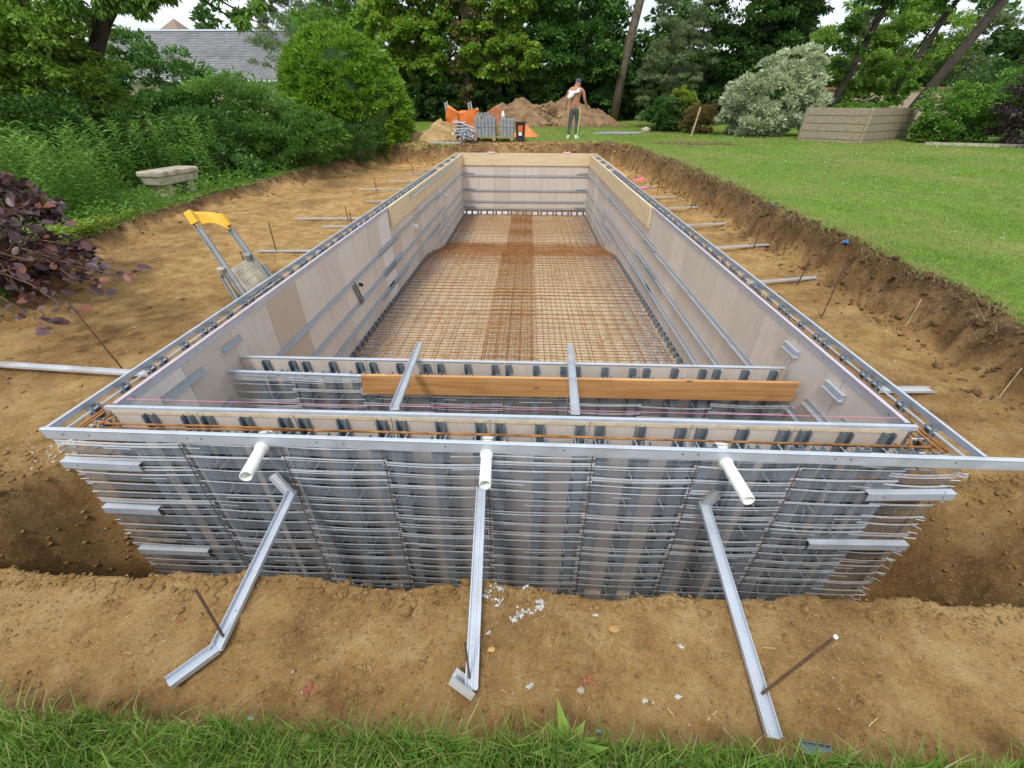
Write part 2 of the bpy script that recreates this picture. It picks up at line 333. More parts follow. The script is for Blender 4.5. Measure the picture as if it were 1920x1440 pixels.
def terr(x, y):
    x = np.asarray(x, float); y = np.asarray(y, float)
    mm, m = masks(x, y); out = t_out(x, y)
    led = -.38+.022*fbm(x*1.3, y*1.3, 41, 4)+.012*fbm(x*9, y*9, 42, 3)+.009*fbm(x*30, y*30, 43, 2)+.03*np.clip(fbm(x*14, y*14, 48, 2)-.2, 0, 1)*(fbm(x*2, y*2, 49, 2) > 0)
    led = np.where(y < 0, np.minimum(led-.006, -.366), led)
    rg = fbm(x*4+.4*fbm(x*9, y*9, 47, 2), y*4, 46, 3); led = led-np.where(y < .3, .010, .016)*np.exp(-(rg/.03)**2)*(fbm(x*1.2, y*1.2, 44, 2) > -.05)
    # low heaps of crumbled earth at foot of bank
    led = led+.09*ss(1-m/.45)*(y > -.3)*(.6+.6*fbm(x*4, y*4, 45, 3))
    b = np.clip(-mm/.22, 0, 1); b = np.where(b < .75, ss(b/.75)*.82, .82+(b-.75)/.25*.18)
    z = led*(1-b)+out*b
    rough = (mm > -.24) & (mm < .05)
    z = z+np.where(rough & (y > -.9), .13*fbm(x*5, y*5, 51, 4)+.05*fbm(x*22, y*22, 52, 2), 0)*np.where(mm < -.16, .3, 1)
    # trench in front of the formwork
    yS = -.50+.05*fbm(x*2.3, x*0+5, 61, 4)+.018*fbm(x*14, y*3, 62, 3)+.05*ss((-x-1.9)/.6)
    yN = np.interp(x, [-4, -3.3, -2.6, -2.45, -2.19, -2.18, 2.18, 2.19, 2.4, 2.8, 4], [-.3, -.22, -.08, .22, .5, .05, .05, .5, .18, .12, .05])
    nn = .06*fbm(x*3, y*3, 63, 4)+.02*fbm(x*18, y*18, 64, 3)
    dS = y-yS; dN = yN-y+nn
    wN = np.where(np.abs(x) < 2.185, .02, .42)
    zS = -.37-1.15*np.clip(dS/.07, 0, 1); zN = -.38-1.15*np.clip(dN/wN, 0, 1)
    # undulating lip, cracked crumbs
    tz = np.maximum(zS, zN)+np.where(np.abs(x) > 2.185, .07*fbm(x*4+y*3, y*11, 65, 4)+.03*fbm(x*14+y*8, y*34, 66, 3), 0)
    tz = np.maximum(tz, -1.5+.03*fbm(x*5, y*5, 67, 2))
    intr = (dS > 0) & (dN > 0)
    lip = np.where(dS <= 0, .009*np.exp(-np.abs(dS)/.05)*(1+fbm(x*9, y*9, 68, 3)), 0)*(y < 0)
    z = np.where(intr, np.minimum(z, tz), z+lip)
    pool = (np.abs(x) < 2.15) & (y > .05) & (y < 13.48)
    z = np.where(pool, -1.62, z)
    z = np.where((np.abs(x) < 2.17) & (y > -.02) & (y <= .06), -1.5, z)
    return z
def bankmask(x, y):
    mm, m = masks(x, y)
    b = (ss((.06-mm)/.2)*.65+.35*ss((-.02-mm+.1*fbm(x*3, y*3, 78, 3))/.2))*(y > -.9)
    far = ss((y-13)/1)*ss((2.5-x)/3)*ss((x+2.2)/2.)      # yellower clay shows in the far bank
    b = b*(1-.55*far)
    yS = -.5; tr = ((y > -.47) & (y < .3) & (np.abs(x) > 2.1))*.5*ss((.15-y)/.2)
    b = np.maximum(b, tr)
    b = np.maximum(b, .3*ss((-x-4.2)/1.0)*ss((6-y)/3))      # darker soil towards the left, around the purple bush
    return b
def axis(segs):
    a = []
    for s0, s1, st in segs: a += list(np.arange(s0, s1-1e-6, st))
    a.append(segs[-1][1]); return np.array(a)
xs = axis([(-150, -40, 12), (-40, -12, 2), (-12, -6.2, .2), (-6.2, -2.8, .05), (-2.8, -2.15, .022), (-2.15, 2.15, .03), (2.15, 3.0, .022), (3.0, 4.1, .03), (4.1, 16, .2), (16, 40, 2), (40, 150, 12)])
ys = axis([(-4, -1.3, .2), (-1.3, -.58, .02), (-.58, .32, .014), (.32, 3, .03), (3, 6, .045), (6, 13.7, .08), (13.7, 14.6, .04), (14.6, 30, .3), (30, 60, 2), (60, 250, 15)])
X, Y = np.meshgrid(xs, ys); Z = terr(X, Y)
nx, ny = len(xs), len(ys); V = np.stack([X, Y, Z], -1).reshape(-1, 3)
ii, jj = np.meshgrid(np.arange(nx-1), np.arange(ny-1)); a = (jj*nx+ii).ravel()
Fq = np.stack([a, a+1, a+nx+1, a+nx], 1)
cx_ = V[Fq, 0].mean(1); cy_ = V[Fq, 1].mean(1)
mmc, mc = masks(cx_, cy_)
dirtpatch = (fbm(cx_*.8, cy_*.8, 71, 3)+ss(1.2-((cx_-5.4)/1.7)**2-((cy_-14.2)/.9)**2)*1.6 > .95)
farpath = (cy_ > 14.0) & (cy_ < 14.8+.35*fbm(cx_, cy_, 77, 3)) & (cx_ > -2.3) & (cx_ < 3.0)
grass = (mmc < -.22) & ~dirtpatch & ~farpath
hole = (np.abs(cx_) < 2.0) & (cy_ > .17) & (cy_ < 13.3)
def sub(mask):
    f = Fq[mask]; u, inv = np.unique(f, return_inverse=True); return V[u], inv.reshape(f.shape)
v_, f_ = sub(grass & ~hole); lawn = obj('lawn', np_mesh('lawn', v_, f_, True), MT['lawn']); lawn['kind'] = 'structure'
v_, f_ = sub(~grass & ~hole); me = np_mesh('excavated_ground', v_, f_, True)
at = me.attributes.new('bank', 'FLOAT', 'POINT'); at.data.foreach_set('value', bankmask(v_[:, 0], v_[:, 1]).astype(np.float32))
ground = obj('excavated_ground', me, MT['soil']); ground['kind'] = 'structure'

def floorz(y): return np.interp(y, [0, 1.1, 1.2, 7.4, 9.2, 14], [-1.5, -1.5, -1.24, -1.39, -1.75, -1.77])
px_ = axis([(-2.12, 2.12, .05)]); py_ = axis([(.1, 13.5, .05)]); X2, Y2 = np.meshgrid(px_, py_)
Z2 = floorz(Y2)-.03+.012*fbm(X2*3, Y2*3, 81, 3)+.012*fbm(X2*14, Y2*14, 82, 2)
a = (np.meshgrid(np.arange(len(px_)-1), np.arange(len(py_)-1))); a = (a[1]*len(px_)+a[0]).ravel()
fl = obj('pool_floor', np_mesh('pool_floor', np.stack([X2, Y2, Z2], -1).reshape(-1, 3), np.stack([a, a+1, a+len(px_)+1, a+len(px_)], 1), True), MT['base']); fl['kind'] = 'structure'

# ------------------------------------------------------------------ leaf and blade scattering
def leafmesh(name, P, D, N, ln, wd, fold=.25, curl=.0):
    n = len(P); D = D/np.linalg.norm(D, axis=1, keepdims=True); S = np.cross(D, N); S /= np.linalg.norm(S, axis=1, keepdims=True)+1e-9
    U = np.cross(S, D); ln = np.broadcast_to(ln, (n,))[:, None]; wd = np.broadcast_to(wd, (n,))[:, None]
    base = P; mid = P+D*ln*.45; tip = P+D*ln-U*ln*curl
    l = mid-S*wd*.5+U*wd*fold; r = mid+S*wd*.5+U*wd*fold
    v = np.stack([base, r, tip, l], 1).reshape(-1, 3)
    i = np.arange(n)*4
    f = np.concatenate([np.stack([i, i+1, i+2], 1), np.stack([i, i+2, i+3], 1)])
    return np_mesh(name, v, f)
def rdir(n):
    d = rng.normal(size=(n, 3)); return d/np.linalg.norm(d, axis=1, keepdims=True)
def crown_pts(ells, n, nclump, clump=.28, shell=.5, flat=.75, up=.25, droop=.3):
    """leaves in clumps scattered through ellipsoids; returns P, D, N"""
    vol = np.array([(e[3]*e[4]*e[5])**.72 for e in ells]); vol /= vol.sum(); P = []; Dd = []; Nn = []
    for e, q in zip(ells, vol):
        k = max(3, int(nclump*q)); c = rdir(k); rad = (shell+(1-shell)*rng.random(k)**.6)
        c = c*rad[:, None]*np.array(e[3:6])+np.array(e[:3])
        m = int(n*q); idx = rng.integers(0, k, m); R = clump*(e[3]*e[4]*e[5])**(1/3)*(0.55+.9*rng.random(k))
        o = rdir(m); o[:, 2] = np.where(o[:, 2] < -.2, -o[:, 2]*.6, o[:, 2])
        rr = R[idx]*(.45+.6*rng.random(m)**.5)
        off = o*rr[:, None]; off[:, 2] *= flat
        p = c[idx]+off; out = p-np.array(e[:3]); out /= np.linalg.norm(out, axis=1, keepdims=True)+1e-9
        d = o*.6+out*.5+rdir(m)*.55; d[:, 2] -= droop
        nn = o+rdir(m)*.5+np.array([0, 0, up*2])
        P.append(p); Dd.append(d); Nn.append(nn)
    return np.concatenate(P), np.concatenate(Dd), np.concatenate(Nn)
def foliage(name, ells, n, nclump, size, mat, parent=None, aspect=.5, **k):
    P, D, N = crown_pts(ells, n, nclump, **k)
    org = np.array(ORG[parent.name]) if parent else np.zeros(3)
    ln = size*(.6+.8*rng.random(len(P)))
    o = obj(name, leafmesh(name, P-org, D, N, ln, ln*aspect), mat, parent); return o
def branches(mb, base, ells, k, r0, n=5):
    for e in ells:
        for _ in range(k):
            d = rdir(1)[0]; t = Vector((e[0]+d[0]*e[3]*.8, e[1]+d[1]*e[4]*.8, e[2]+d[2]*e[5]*.75))
            b = Vector(base); midp = b.lerp(t, .5)+Vector((0, 0, .15*(t-b).length))
            mb.tube([b, midp, t], [r0, r0*.6, r0*.15], n)
def tree(name, label, cat, loc, trunk, ells, n, ncl, size, leaf, bark='bark', r=(.18, .08), group=None, nb=4, **k):
    t = thing(name, label, cat, loc, group)
    mb = MB(); rr = np.linspace(r[0], r[1], len(trunk)); mb.tube(trunk, list(rr), 9)
    branches(mb, trunk[-2], ells, nb, r[1]*.7)
    if len(trunk) > 3: branches(mb, trunk[len(trunk)//2], ells[:1], max(1, nb//2), r[1]*.5)
    part('trunk', mb, MT[bark], t, smooth=True)
    foliage('crown', ells, n, ncl, size, G[leaf], t, **k); return t
def bush(name, label, loc, ells, n, ncl, size, leaf, cat='bush', group=None, stems=6, **k):
    t = thing(name, label, cat, loc, group); mb = MB()
    for e in ells:
        for _ in range(max(2, stems//len(ells))):
            d = rdir(1)[0]; mb.tube([(loc[0]+d[0]*.1, loc[1]+d[1]*.1, loc[2]-.05), (e[0]+d[0]*e[3]*.3, e[1]+d[1]*e[4]*.3, e[2]), (e[0]+d[0]*e[3]*.75, e[1]+d[1]*e[4]*.75, e[2]+abs(d[2])*e[5]*.75)], [.03, .02, .006], 5)
    part('stem', mb, MT['darkbark'], t)
    foliage('foliage', ells, n, ncl, size, G[leaf], t, **k); return t
def blades(name, x, y, h, wd, mat, lean=.5, z=None, seg=True):
    n = len(x); z = terr(x, y) if z is None else z
    th = rng.random(n)*6.283; S = np.stack([np.cos(th), np.sin(th), np.zeros(n)], 1); A = np.stack([-np.sin(th), np.cos(th), np.zeros(n)], 1)
    ld = rng.normal(size=(n, 2))*lean; Ld = np.stack([ld[:, 0], ld[:, 1], np.zeros(n)], 1)
    B = np.stack([x, y, z-.004], 1); h = h[:, None]; wd = np.broadcast_to(wd, (n,))[:, None]; U = np.array([0, 0, 1.])
    if seg:
        m1 = B+U*h*.5+Ld*h*.25; tip = B+U*h*(1-.25*np.linalg.norm(Ld, axis=1, keepdims=True).clip(0, 2))+Ld*h*.9
        v = np.stack([B-S*wd*.5, B+S*wd*.5, m1+S*wd*.42, m1-S*wd*.42, tip], 1).reshape(-1, 3); i = np.arange(n)*5
        f = np.concatenate([np.stack([i, i+1, i+2], 1), np.stack([i, i+2, i+3], 1), np.stack([i+3, i+2, i+4], 1)])
    else:
        tip = B+U*h*.9+Ld*h*.8
        v = np.stack([B-S*wd*.5, B+S*wd*.5, tip], 1).reshape(-1, 3); i = np.arange(n)*3; f = np.stack([i, i+1, i+2], 1)
    return obj(name, np_mesh(name, v, f), mat)

# near grass strip
def keep_grass(x, y):
    mm, _ = masks(x, y); return mm < -.2
n = 95000; x = rng.uniform(-2.6, 2.9, n); y = rng.uniform(-1.55, -.98, n)
cl = fbm(x*5, y*5, 91, 3); k = keep_grass(x, y) & (rng.random(n) < .65+.6*cl); x = x[k]; y = y[k]
h = (.045+.06*rng.random(len(x)))*(1+.35*fbm(x*3, y*3, 92, 2))
g = blades('foreground_grass', x, y, h, .0042, G['grass'], .55); tagp(g, 'long green grass along the bottom edge of the photo beside the dirt', 'grass', kind='stuff')
# right lawn and far lawn
n = 420000; d = 1.2+19*rng.random(n)**1.15; th = rng.uniform(-.95, 1.15, n); x = .1+d*np.sin(th)*1.25; y = -1.5+d*np.cos(th)*1.0+1
k = (y > -.9) & (y < 21) & (x > 3.3) & (x < 18) & keep_grass(x, y); x = x[k]; y = y[k]
mmc2, _ = masks(x, y); pch = (fbm(x*.8, y*.8, 71, 3)+ss(1.2-((x-5.4)/1.7)**2-((y-14.2)/.9)**2)*1.6 > .95)
k = ~pch; x = x[k]; y = y[k]; dd = np.hypot(x-.1, y+1.5)
print('lawn blades', len(x))
g = blades('lawn_grass', x, y, (.022+.022*rng.random(len(x)))*(1+.2*fbm(x*2, y*2, 95, 2)), .0025+.0009*dd, G['shortgrass'], .6, seg=False)
tagp(g, 'short mown grass on the lawn right of the excavation', 'grass', kind='stuff')
n = 26000; x = rng.uniform(-6, 9, n); y = rng.uniform(14, 26, n); k = keep_grass(x, y) & ~((y < 14.8) & (x > -2.3) & (x < 3)); x = x[k]; y = y[k]
g = blades('far_grass', x, y, .05+.06*rng.random(len(x)), .02, G['shortgrass'], .5, seg=False); tagp(g, 'grass beyond the far end of the pool, up to the spoil heaps', 'grass', kind='stuff')
# dry roots and turf hanging over the bank edge
n = 30000; y = rng.uniform(-.6, 14.3, n); x = np.where(rng.random(n) < .62, rng.uniform(3.3, 3.95, n), rng.uniform(-6.3, -4.4, n))
mm_, m_ = masks(x, y); k = (mm_ < -.13) & (mm_ > -.26); x = x[k]; y = y[k]
g = blades('turf_fringe', x, y, .05+.08*rng.random(len(x)), .003+.0006*y, G['drygrass'], 1.4); tagp(g, 'dry roots and straw-coloured turf fringe along the top of the dug banks', 'turf edge', kind='stuff')
# daisies / clover heads in lawn
mb = MB()
for _ in range(420):
    d = 5+13*random.random(); th = random.uniform(.25, 1.1); x = d*math.sin(th)*1.2; y = -1.5+d*math.cos(th)+1.5
    if x < 4 or y > 17.5: continue
    z = float(terr(x, y))+.03; s = .003+.0006*d
    mb.add([(x-s, y, z), (x, y-s, z), (x+s, y, z), (x, y+s, z), (x, y, z+s)], [(0, 1, 4), (1, 2, 4), (2, 3, 4), (3, 0, 4)])
solo('clover_flowers', mb, MT['white'], 'tiny white clover flowers dotted over the right lawn', 'flowers', kind='stuff')

# ------------------------------------------------------------------ clods, pebbles, straw
ico = bmesh.new(); bmesh.ops.create_icosphere(ico, subdivisions=1, radius=1); IV = np.array([v.co[:] for v in ico.verts]); IF = np.array([[v.index for v in f.verts] for f in ico.faces]); ico.free()
def rocks(name, x, y, s, mat, label, cat, sink=.3, z=None):
    n = len(x); z = terr(x, y) if z is None else z; J = 1+.35*rng.normal(size=(n, len(IV), 1)).clip(-1.4, 1.4)
    sc3 = s[:, None]*np.stack([.8+.6*rng.random(n), .8+.6*rng.random(n), .45+.4*rng.random(n)], 1)
    v = IV[None]*J*sc3[:, None]; v = v+np.stack([x, y, z+s*(.5-sink)], 1)[:, None]
    f = IF[None]+(np.arange(n)*len(IV))[:, None, None]
    o = obj(name, np_mesh(name, v.reshape(-1, 3), f.reshape(-1, 3)), mat); tagp(o, label, cat, kind='stuff'); return o
def on_dirt(x, y, edge=.0):
    mm, _ = masks(x, y); return (mm > -.1) & ~((np.abs(x) < 2.25) & (y > -.02) & (y < 13.6))
n = 15000; x = rng.uniform(-2.7, 2.9, n); y = rng.uniform(-1.0, -.44, n); s = .0012+.0048*rng.random(n)**5+.006*(y > -.58)*rng.random(n)**6
k = on_dirt(x, y) & (rng.random(n) < .35+fbm(x*2.5, y*2.5, 101, 3)+.5*np.exp(-(y+.5)**2/.01)); rocks('soil_crumbs', x[k], y[k], s[k], MT['soil'], 'loose tan crumbs of soil on the strip in front of the formwork', 'soil crumbs')
n = 6000; x = np.where(rng.random(n) < .6, rng.uniform(-5.9, -2.2, n), rng.uniform(2.2, 3.4, n)); y = rng.uniform(.2, 13.8, n)**1.0; s = .003+.012*rng.random(n)**6*(1+y*.06)
k = on_dirt(x, y); rocks('ledge_crumbs', x[k], y[k], s[k], MT['soil'], 'small lumps of earth scattered on the side ledges', 'soil crumbs')
n = 9000; y = rng.uniform(-.4, 14.0, n); x = np.where(rng.random(n) < .6, rng.uniform(3.0, 3.7, n), rng.uniform(-6.1, -4.2, n)); mm_, m_ = masks(x, y)
s = .006+.020*rng.random(n)**4; k = (mm_ > -.26) & (mm_ < .25) & (rng.random(n) < ss((.3-mm_)/.5)+.1); rocks('bank_clods', x[k], y[k], s[k], MT['darkclod'], 'dark crumbling clods on the faces and feet of the side banks', 'clods')
n = 1100; x = rng.uniform(-4.5, 3.3, n); y = rng.uniform(13.75, 14.3, n); s = .01+.04*rng.random(n)**3; rocks('far_bank_clods', x, y, s, MT['soil'], 'clods on the face of the bank behind the far end', 'clods')
n = 1800; sgn = np.where(rng.random(n) < .5, -1, 1); x = sgn*rng.uniform(2.22, 3.3, n); y = rng.uniform(-.45, .25, n); s = .004+.012*rng.random(n)**4; rocks('trench_clods', x, y, s, MT['soil'], 'clods clinging to the walls of the trench at the corners', 'clods')
n = 420; x = rng.uniform(-2.6, 2.8, n); y = -.545+rng.normal(0, .022, n)+.05*fbm(x*2.3, x*0+5, 61, 4); s = .006+.016*rng.random(n)**2.5; k = rng.random(n) < .5+fbm(x*3, y*0, 111, 3)
rocks('lip_clods', x[k], y[k], s[k], MT['soil'], 'broken clods along the lip of the trench in front of the formwork', 'clods', sink=.55)
n = 260; x = rng.uniform(-2.6, 2.8, n); y = rng.uniform(-.98, -.6, n); rocks('strip_clods', x, y, .003+.010*rng.random(n)**4, MT['soil'], 'half-buried clods on the near dirt strip', 'clods', sink=.5)
# white grit spots (photo: right of the middle brace)
sp = [(.01, -.51, .035), (.03, -.56, .03), (-.02, -.53, .02), (.13, -.60, .03), (.17, -.585, .03), (.20, -.58, .02), (.10, -.62, .02), (.05, -.50, .015), (.145, -.5, .012), (.2, -.55, .015), (-.0, -.68, .01), (.16, -.85, .015), (.42, -.6, .01), (.72, -.7, .015), (.55, -.88, .012)]
x = np.concatenate([rng.normal(a, c*.45, int(c*1400)) for a, b, c in sp]); y = np.concatenate([rng.normal(b, c*.3, int(c*1400)) for a, b, c in sp])
rocks('pale_grit', x, y, .0014+.0058*rng.random(len(x))**2.4, MT['grit'], 'pale grey grit spilt right of the middle brace', 'grit')
n = 110; x = rng.normal(-2.55, .10, n); y = rng.normal(.30, .10, n); rocks('corner_gravel', x, y, .004+.007*rng.random(n), MT['pebble'], 'grey gravel spilt at the left corner of the formwork', 'gravel')
n = 300; x = rng.uniform(-2.6, 2.8, n); y = rng.uniform(-1.0, -.5, n); k = on_dirt(x, y); rocks('small_stones', x[k], y[k], (.0012+.003*rng.random(n)**3)[k], MT['pebble'], 'tiny pale stones strewn on the near dirt strip', 'stones')
n = 500; x = np.where(rng.random(n) < .65, rng.uniform(-5.3, -2.3, n), rng.uniform(2.3, 3.3, n)); y = rng.uniform(.2, 12, n); rocks('ledge_stones', x, y, .003+.009*rng.random(n)**3, MT['pebble'], 'pale stones strewn on the ledges beside the pool', 'stones')
for (x, y, s, lb, mt) in [(.48, -.66, .017, 'tan stone with flat top on the dirt below a straw', 'clod'), (-.22+.24, -.74, .012, 'rounded tan stone just right of the middle brace', 'clod'),
                          (.335, -.86, .012, 'flat pale stone in front of the middle of the dirt strip', 'pebble'), (.66, -.87, .009, 'small white stone right of the straws', 'grit'), (.385, -.97, .009, 'grey stone near the grass, centre right', 'block'),
                          (-.76, -.98, .010, 'white stone near the grass, left of the bent brace', 'grit')]:
    mb = MB(); J = 1+.18*rng.normal(size=(len(IV), 1)); vv = IV*J*np.array([s*1.3, s*.9, s*.7])+np.array([x, y, float(terr(x, y))+s*.3]); mb.add(vv, IF); solo('stone', mb, MT[mt], lb, 'stone')
mb = MB()
for _ in range(260):
    x = random.uniform(-2.5, 2.8); y = random.uniform(-1.0, -.5) if random.random() < .6 else random.uniform(.3, 4)
    if y > 0: x = random.choice([random.uniform(-4.5, -2.4), random.uniform(2.3, 3.2)])
    z = float(terr(x, y))+.004; l = random.uniform(.006, .03)*(1+.4*max(0, y)); t = random.random()*6.28; mb.tube([(x, y, z), (x+math.cos(t)*l*.5, y+math.sin(t)*l*.5, z+.002), (x+math.cos(t+.2)*l, y+math.sin(t+.2)*l, z)], [.0009, .0012, .0006], 4)
solo('straw_bits', mb, MT['straw'], 'bits of straw and twig littering the dirt', 'straw', kind='stuff')
for k_, (x, y, t, l) in enumerate([(.74, -.93, .6, .05), (.78, -.95, -.9, .05), (1.25, -.93, .5, .05), (.48, -.645, 0, .03), (.97-.35, -.9, -1, .03), (1.02, -.7, 0, .05), (.35, -.93, 1.2, .03)]):
    mb = MB(); z = float(terr(x, y))+.006; mb.tube([(x, y, z), (x+math.cos(t)*l, y+math.sin(t)*l, z)], .0016, 5); solo('straw_stalk', mb, MT['straw'], ['upper stalk of a crossed pair of straws, right of the middle brace', 'lower stalk of a crossed pair of straws, right of the middle brace', 'pale straw stalk low on the dirt right of the leaning stake', 'straw stalk lying just above the tan stone', 'slanting straw stalk left of the right brace', 'pale straw lying flat beside the leaning rebar stake', 'short upright straw close to the middle brace foot'][k_], 'straw', 'loose straw stalks')
def dry_leaf(x, y, s, lb):
    P = []; D = []; N_ = []; z = float(terr(x, y))+.006
    for i in range(9): a = i*.75+random.random(); P.append((x+random.gauss(0, s*.3), y+random.gauss(0, s*.25), z+random.random()*.006)); D.append((math.cos(a), math.sin(a), random.uniform(0, .4))); N_.append((random.gauss(0, .4), random.gauss(0, .4), 1))
    o = obj('dry_leaf_sprig', leafmesh('dry_leaf_sprig', np.array(P), np.array(D), np.array(N_), np.full(9, s*.7), s*.22, .1), MT['rustleaf']); tagp(o, lb, 'dry leaves')
MT['rustleaf'] = simple('red_dry_leaf', (.30, .09, .06), .8, 0, .3, 40)
dry_leaf(-.60, -.90, .045, 'reddish dry leaf sprig on the dirt between the bent and the middle brace'); dry_leaf(.37, -.83, .03, 'small red leaf on the dirt right of the middle brace'); dry_leaf(-1.22, -.68, .018, 'tiny red leaf on the dirt above the leftmost stake')
# roots in the right bank
for lb, pp in (('long thin root lying down the right bank at the photo edge', ((3.55, 1.25), (3.45, 1.05), (3.32, .95), (3.15, .9))), ('short pale root on the right bank face', ((3.55, 2.1), (3.45, 2.0), (3.38, 2.02), (3.3, 1.9)))):
    mb = MB(); mb.tube([(x, y, float(terr(x, y))+.006) for x, y in pp], [.005, .0045, .004, .002], 5); solo('root', mb, MT['palette'], lb, 'root')
def scrap(x, y, lb, s=.05):
    z = float(terr(x, y))+.02; mb = MB(); k = 7; vs = [(x, y, z+.01)]
    for i in range(k): a = i*6.283/k; r = s*random.uniform(.5, 1); vs.append((x+r*math.cos(a), y+r*math.sin(a), z+random.uniform(-.02, .03)))
    mb.add(vs, [(0, i+1, (i+1) % k+1) for i in range(k)]); o = solo('plastic_scrap', mb, MT['blue'], lb, 'scrap'); md = o.modifiers.new('s', 'SOLIDIFY'); md.thickness = .002
scrap(3.6, 3.35, 'blue plastic scrap caught in the middle of the right bank', .04); scrap(3.62, 5.1, 'blue plastic scrap at the turf edge further along the right bank', .04)

# ------------------------------------------------------------------ formwork walls
Lp = lambda w, h, t=.003: [(0, 0), (w, 0), (w, t), (t, t), (t, h), (0, h)]          # L: flange along u, web along v
Up = lambda w, h, t=.003: [(-w/2, 0), (w/2, 0), (w/2, h), (w/2-t, h), (w/2-t, t), (-w/2+t, t), (-w/2+t, h), (-w/2, h)]
T = .175
BOARDC = [(.52, .46, .41), (.56, .50, .45), (.62, .58, .56), (.50, .43, .36), (.60, .54, .49), (.56, .505, .465), (.66, .63, .62), (.46, .38, .30), (.57, .51, .46)]
STUDMESH = {}
def stud_mesh(flip, h):
    key = (flip, round(h, 2))
    if key not in STUDMESH:
        mb = MB(); s = -1 if flip else 1; w_, d_, t_ = .024, .030*s, .002
        # C section standing upright: web, two sides, lips with pressed groove
        mb.box(-w_, w_, min(0, t_*s), max(0, t_*s), -h, 0)
        for q in (-1, 1):
            mb.box(min(q*w_, q*(w_-t_)), max(q*w_, q*(w_-t_)), min(t_*s, d_), max(t_*s, d_), -h, -.001)
            mb.box(min(q*w_, q*(w_-.009)), max(q*w_, q*(w_-.009)), min(d_, d_+t_*s), max(d_, d_+t_*s), -h, -.002)
        mb.box(-.004, .004, min(-.003*s, 0), max(-.003*s, 0), -h+.01, -.012)
        me = mb.mesh('stud'); me.materials.append(MT['stud'] if flip else MT['studo']); STUDMESH[key] = me
    return STUDMESH[key]
def mesh_sheet(W, s0, s1, d, z0, z1, fine, seed, parent, ribgap=.078):
    """expanded ribbed lath: thin strands with groups of pressed ribs; W maps (s,d,z) to the world"""
    rs = random.Random(seed); la = MB(); rb = MB(); nseg = max(3, int((s1-s0)/.045)); S = np.linspace(s0, s1, nseg+1)
    ph = rs.random()*6
    def strip(mb, z, h, dd, q0=0, q1=None):
        vs = []; zz = z+rs.uniform(-.0012, .0012); SS = S[q0:q1]
        for i, q in enumerate(SS):
            t = (q-s0)/(s1-s0); zi = zz-.0025*math.sin(math.pi*t)+.002*math.sin(ph+z*23+t*5); o = -.005*math.sin(math.pi*t)+dd
            vs += [W(q, d+o, zi), W(q, d+o-h*.35, zi-h)]
        mb.add(vs, [(2*i, 2*i+1, 2*i+3, 2*i+2) for i in range(len(SS)-1)])
    z = z0-.012
    while z > z1:
        g = rs.choice([1, 2, 2, 3, 4])
        for r in range(g): strip(rb, z-r*.0092, rs.choice([.0034, .0042, .0056]), -.010+.003*(r % 2))
        zz = z-g*.0092-.002; gap = rs.choice([.055, .07, .078, .09]); zb = z-gap
        while zz > zb+.004 and zz > z1:
            strip(la, zz, .0017, 0); zz -= fine
        if rs.random() < .3 and fine < .02:
            k = rs.randint(0, max(0, nseg-4)); strip(rb, (z+zb)/2, .004, -.004, k, k+rs.randint(3, 6))
        z = zb+rs.uniform(-.004, .004)
    if fine < .02:
        for _ in range(int((s1-s0)*26)):
            q = rs.uniform(s0, s1-.02); zq = rs.uniform(z1, z0-.03); rb.add([W(q, d-.006, zq), W(q+.002, d-.006, zq), W(q+.012, d-.006, zq-.02), W(q+.010, d-.006, zq-.02)], [(0, 1, 2, 3)])
    o = part('mesh_sheet', la, MT['lath'], parent); r_ = part('ribs', rb, MT['meshm'], o, kind='stuff'); return o
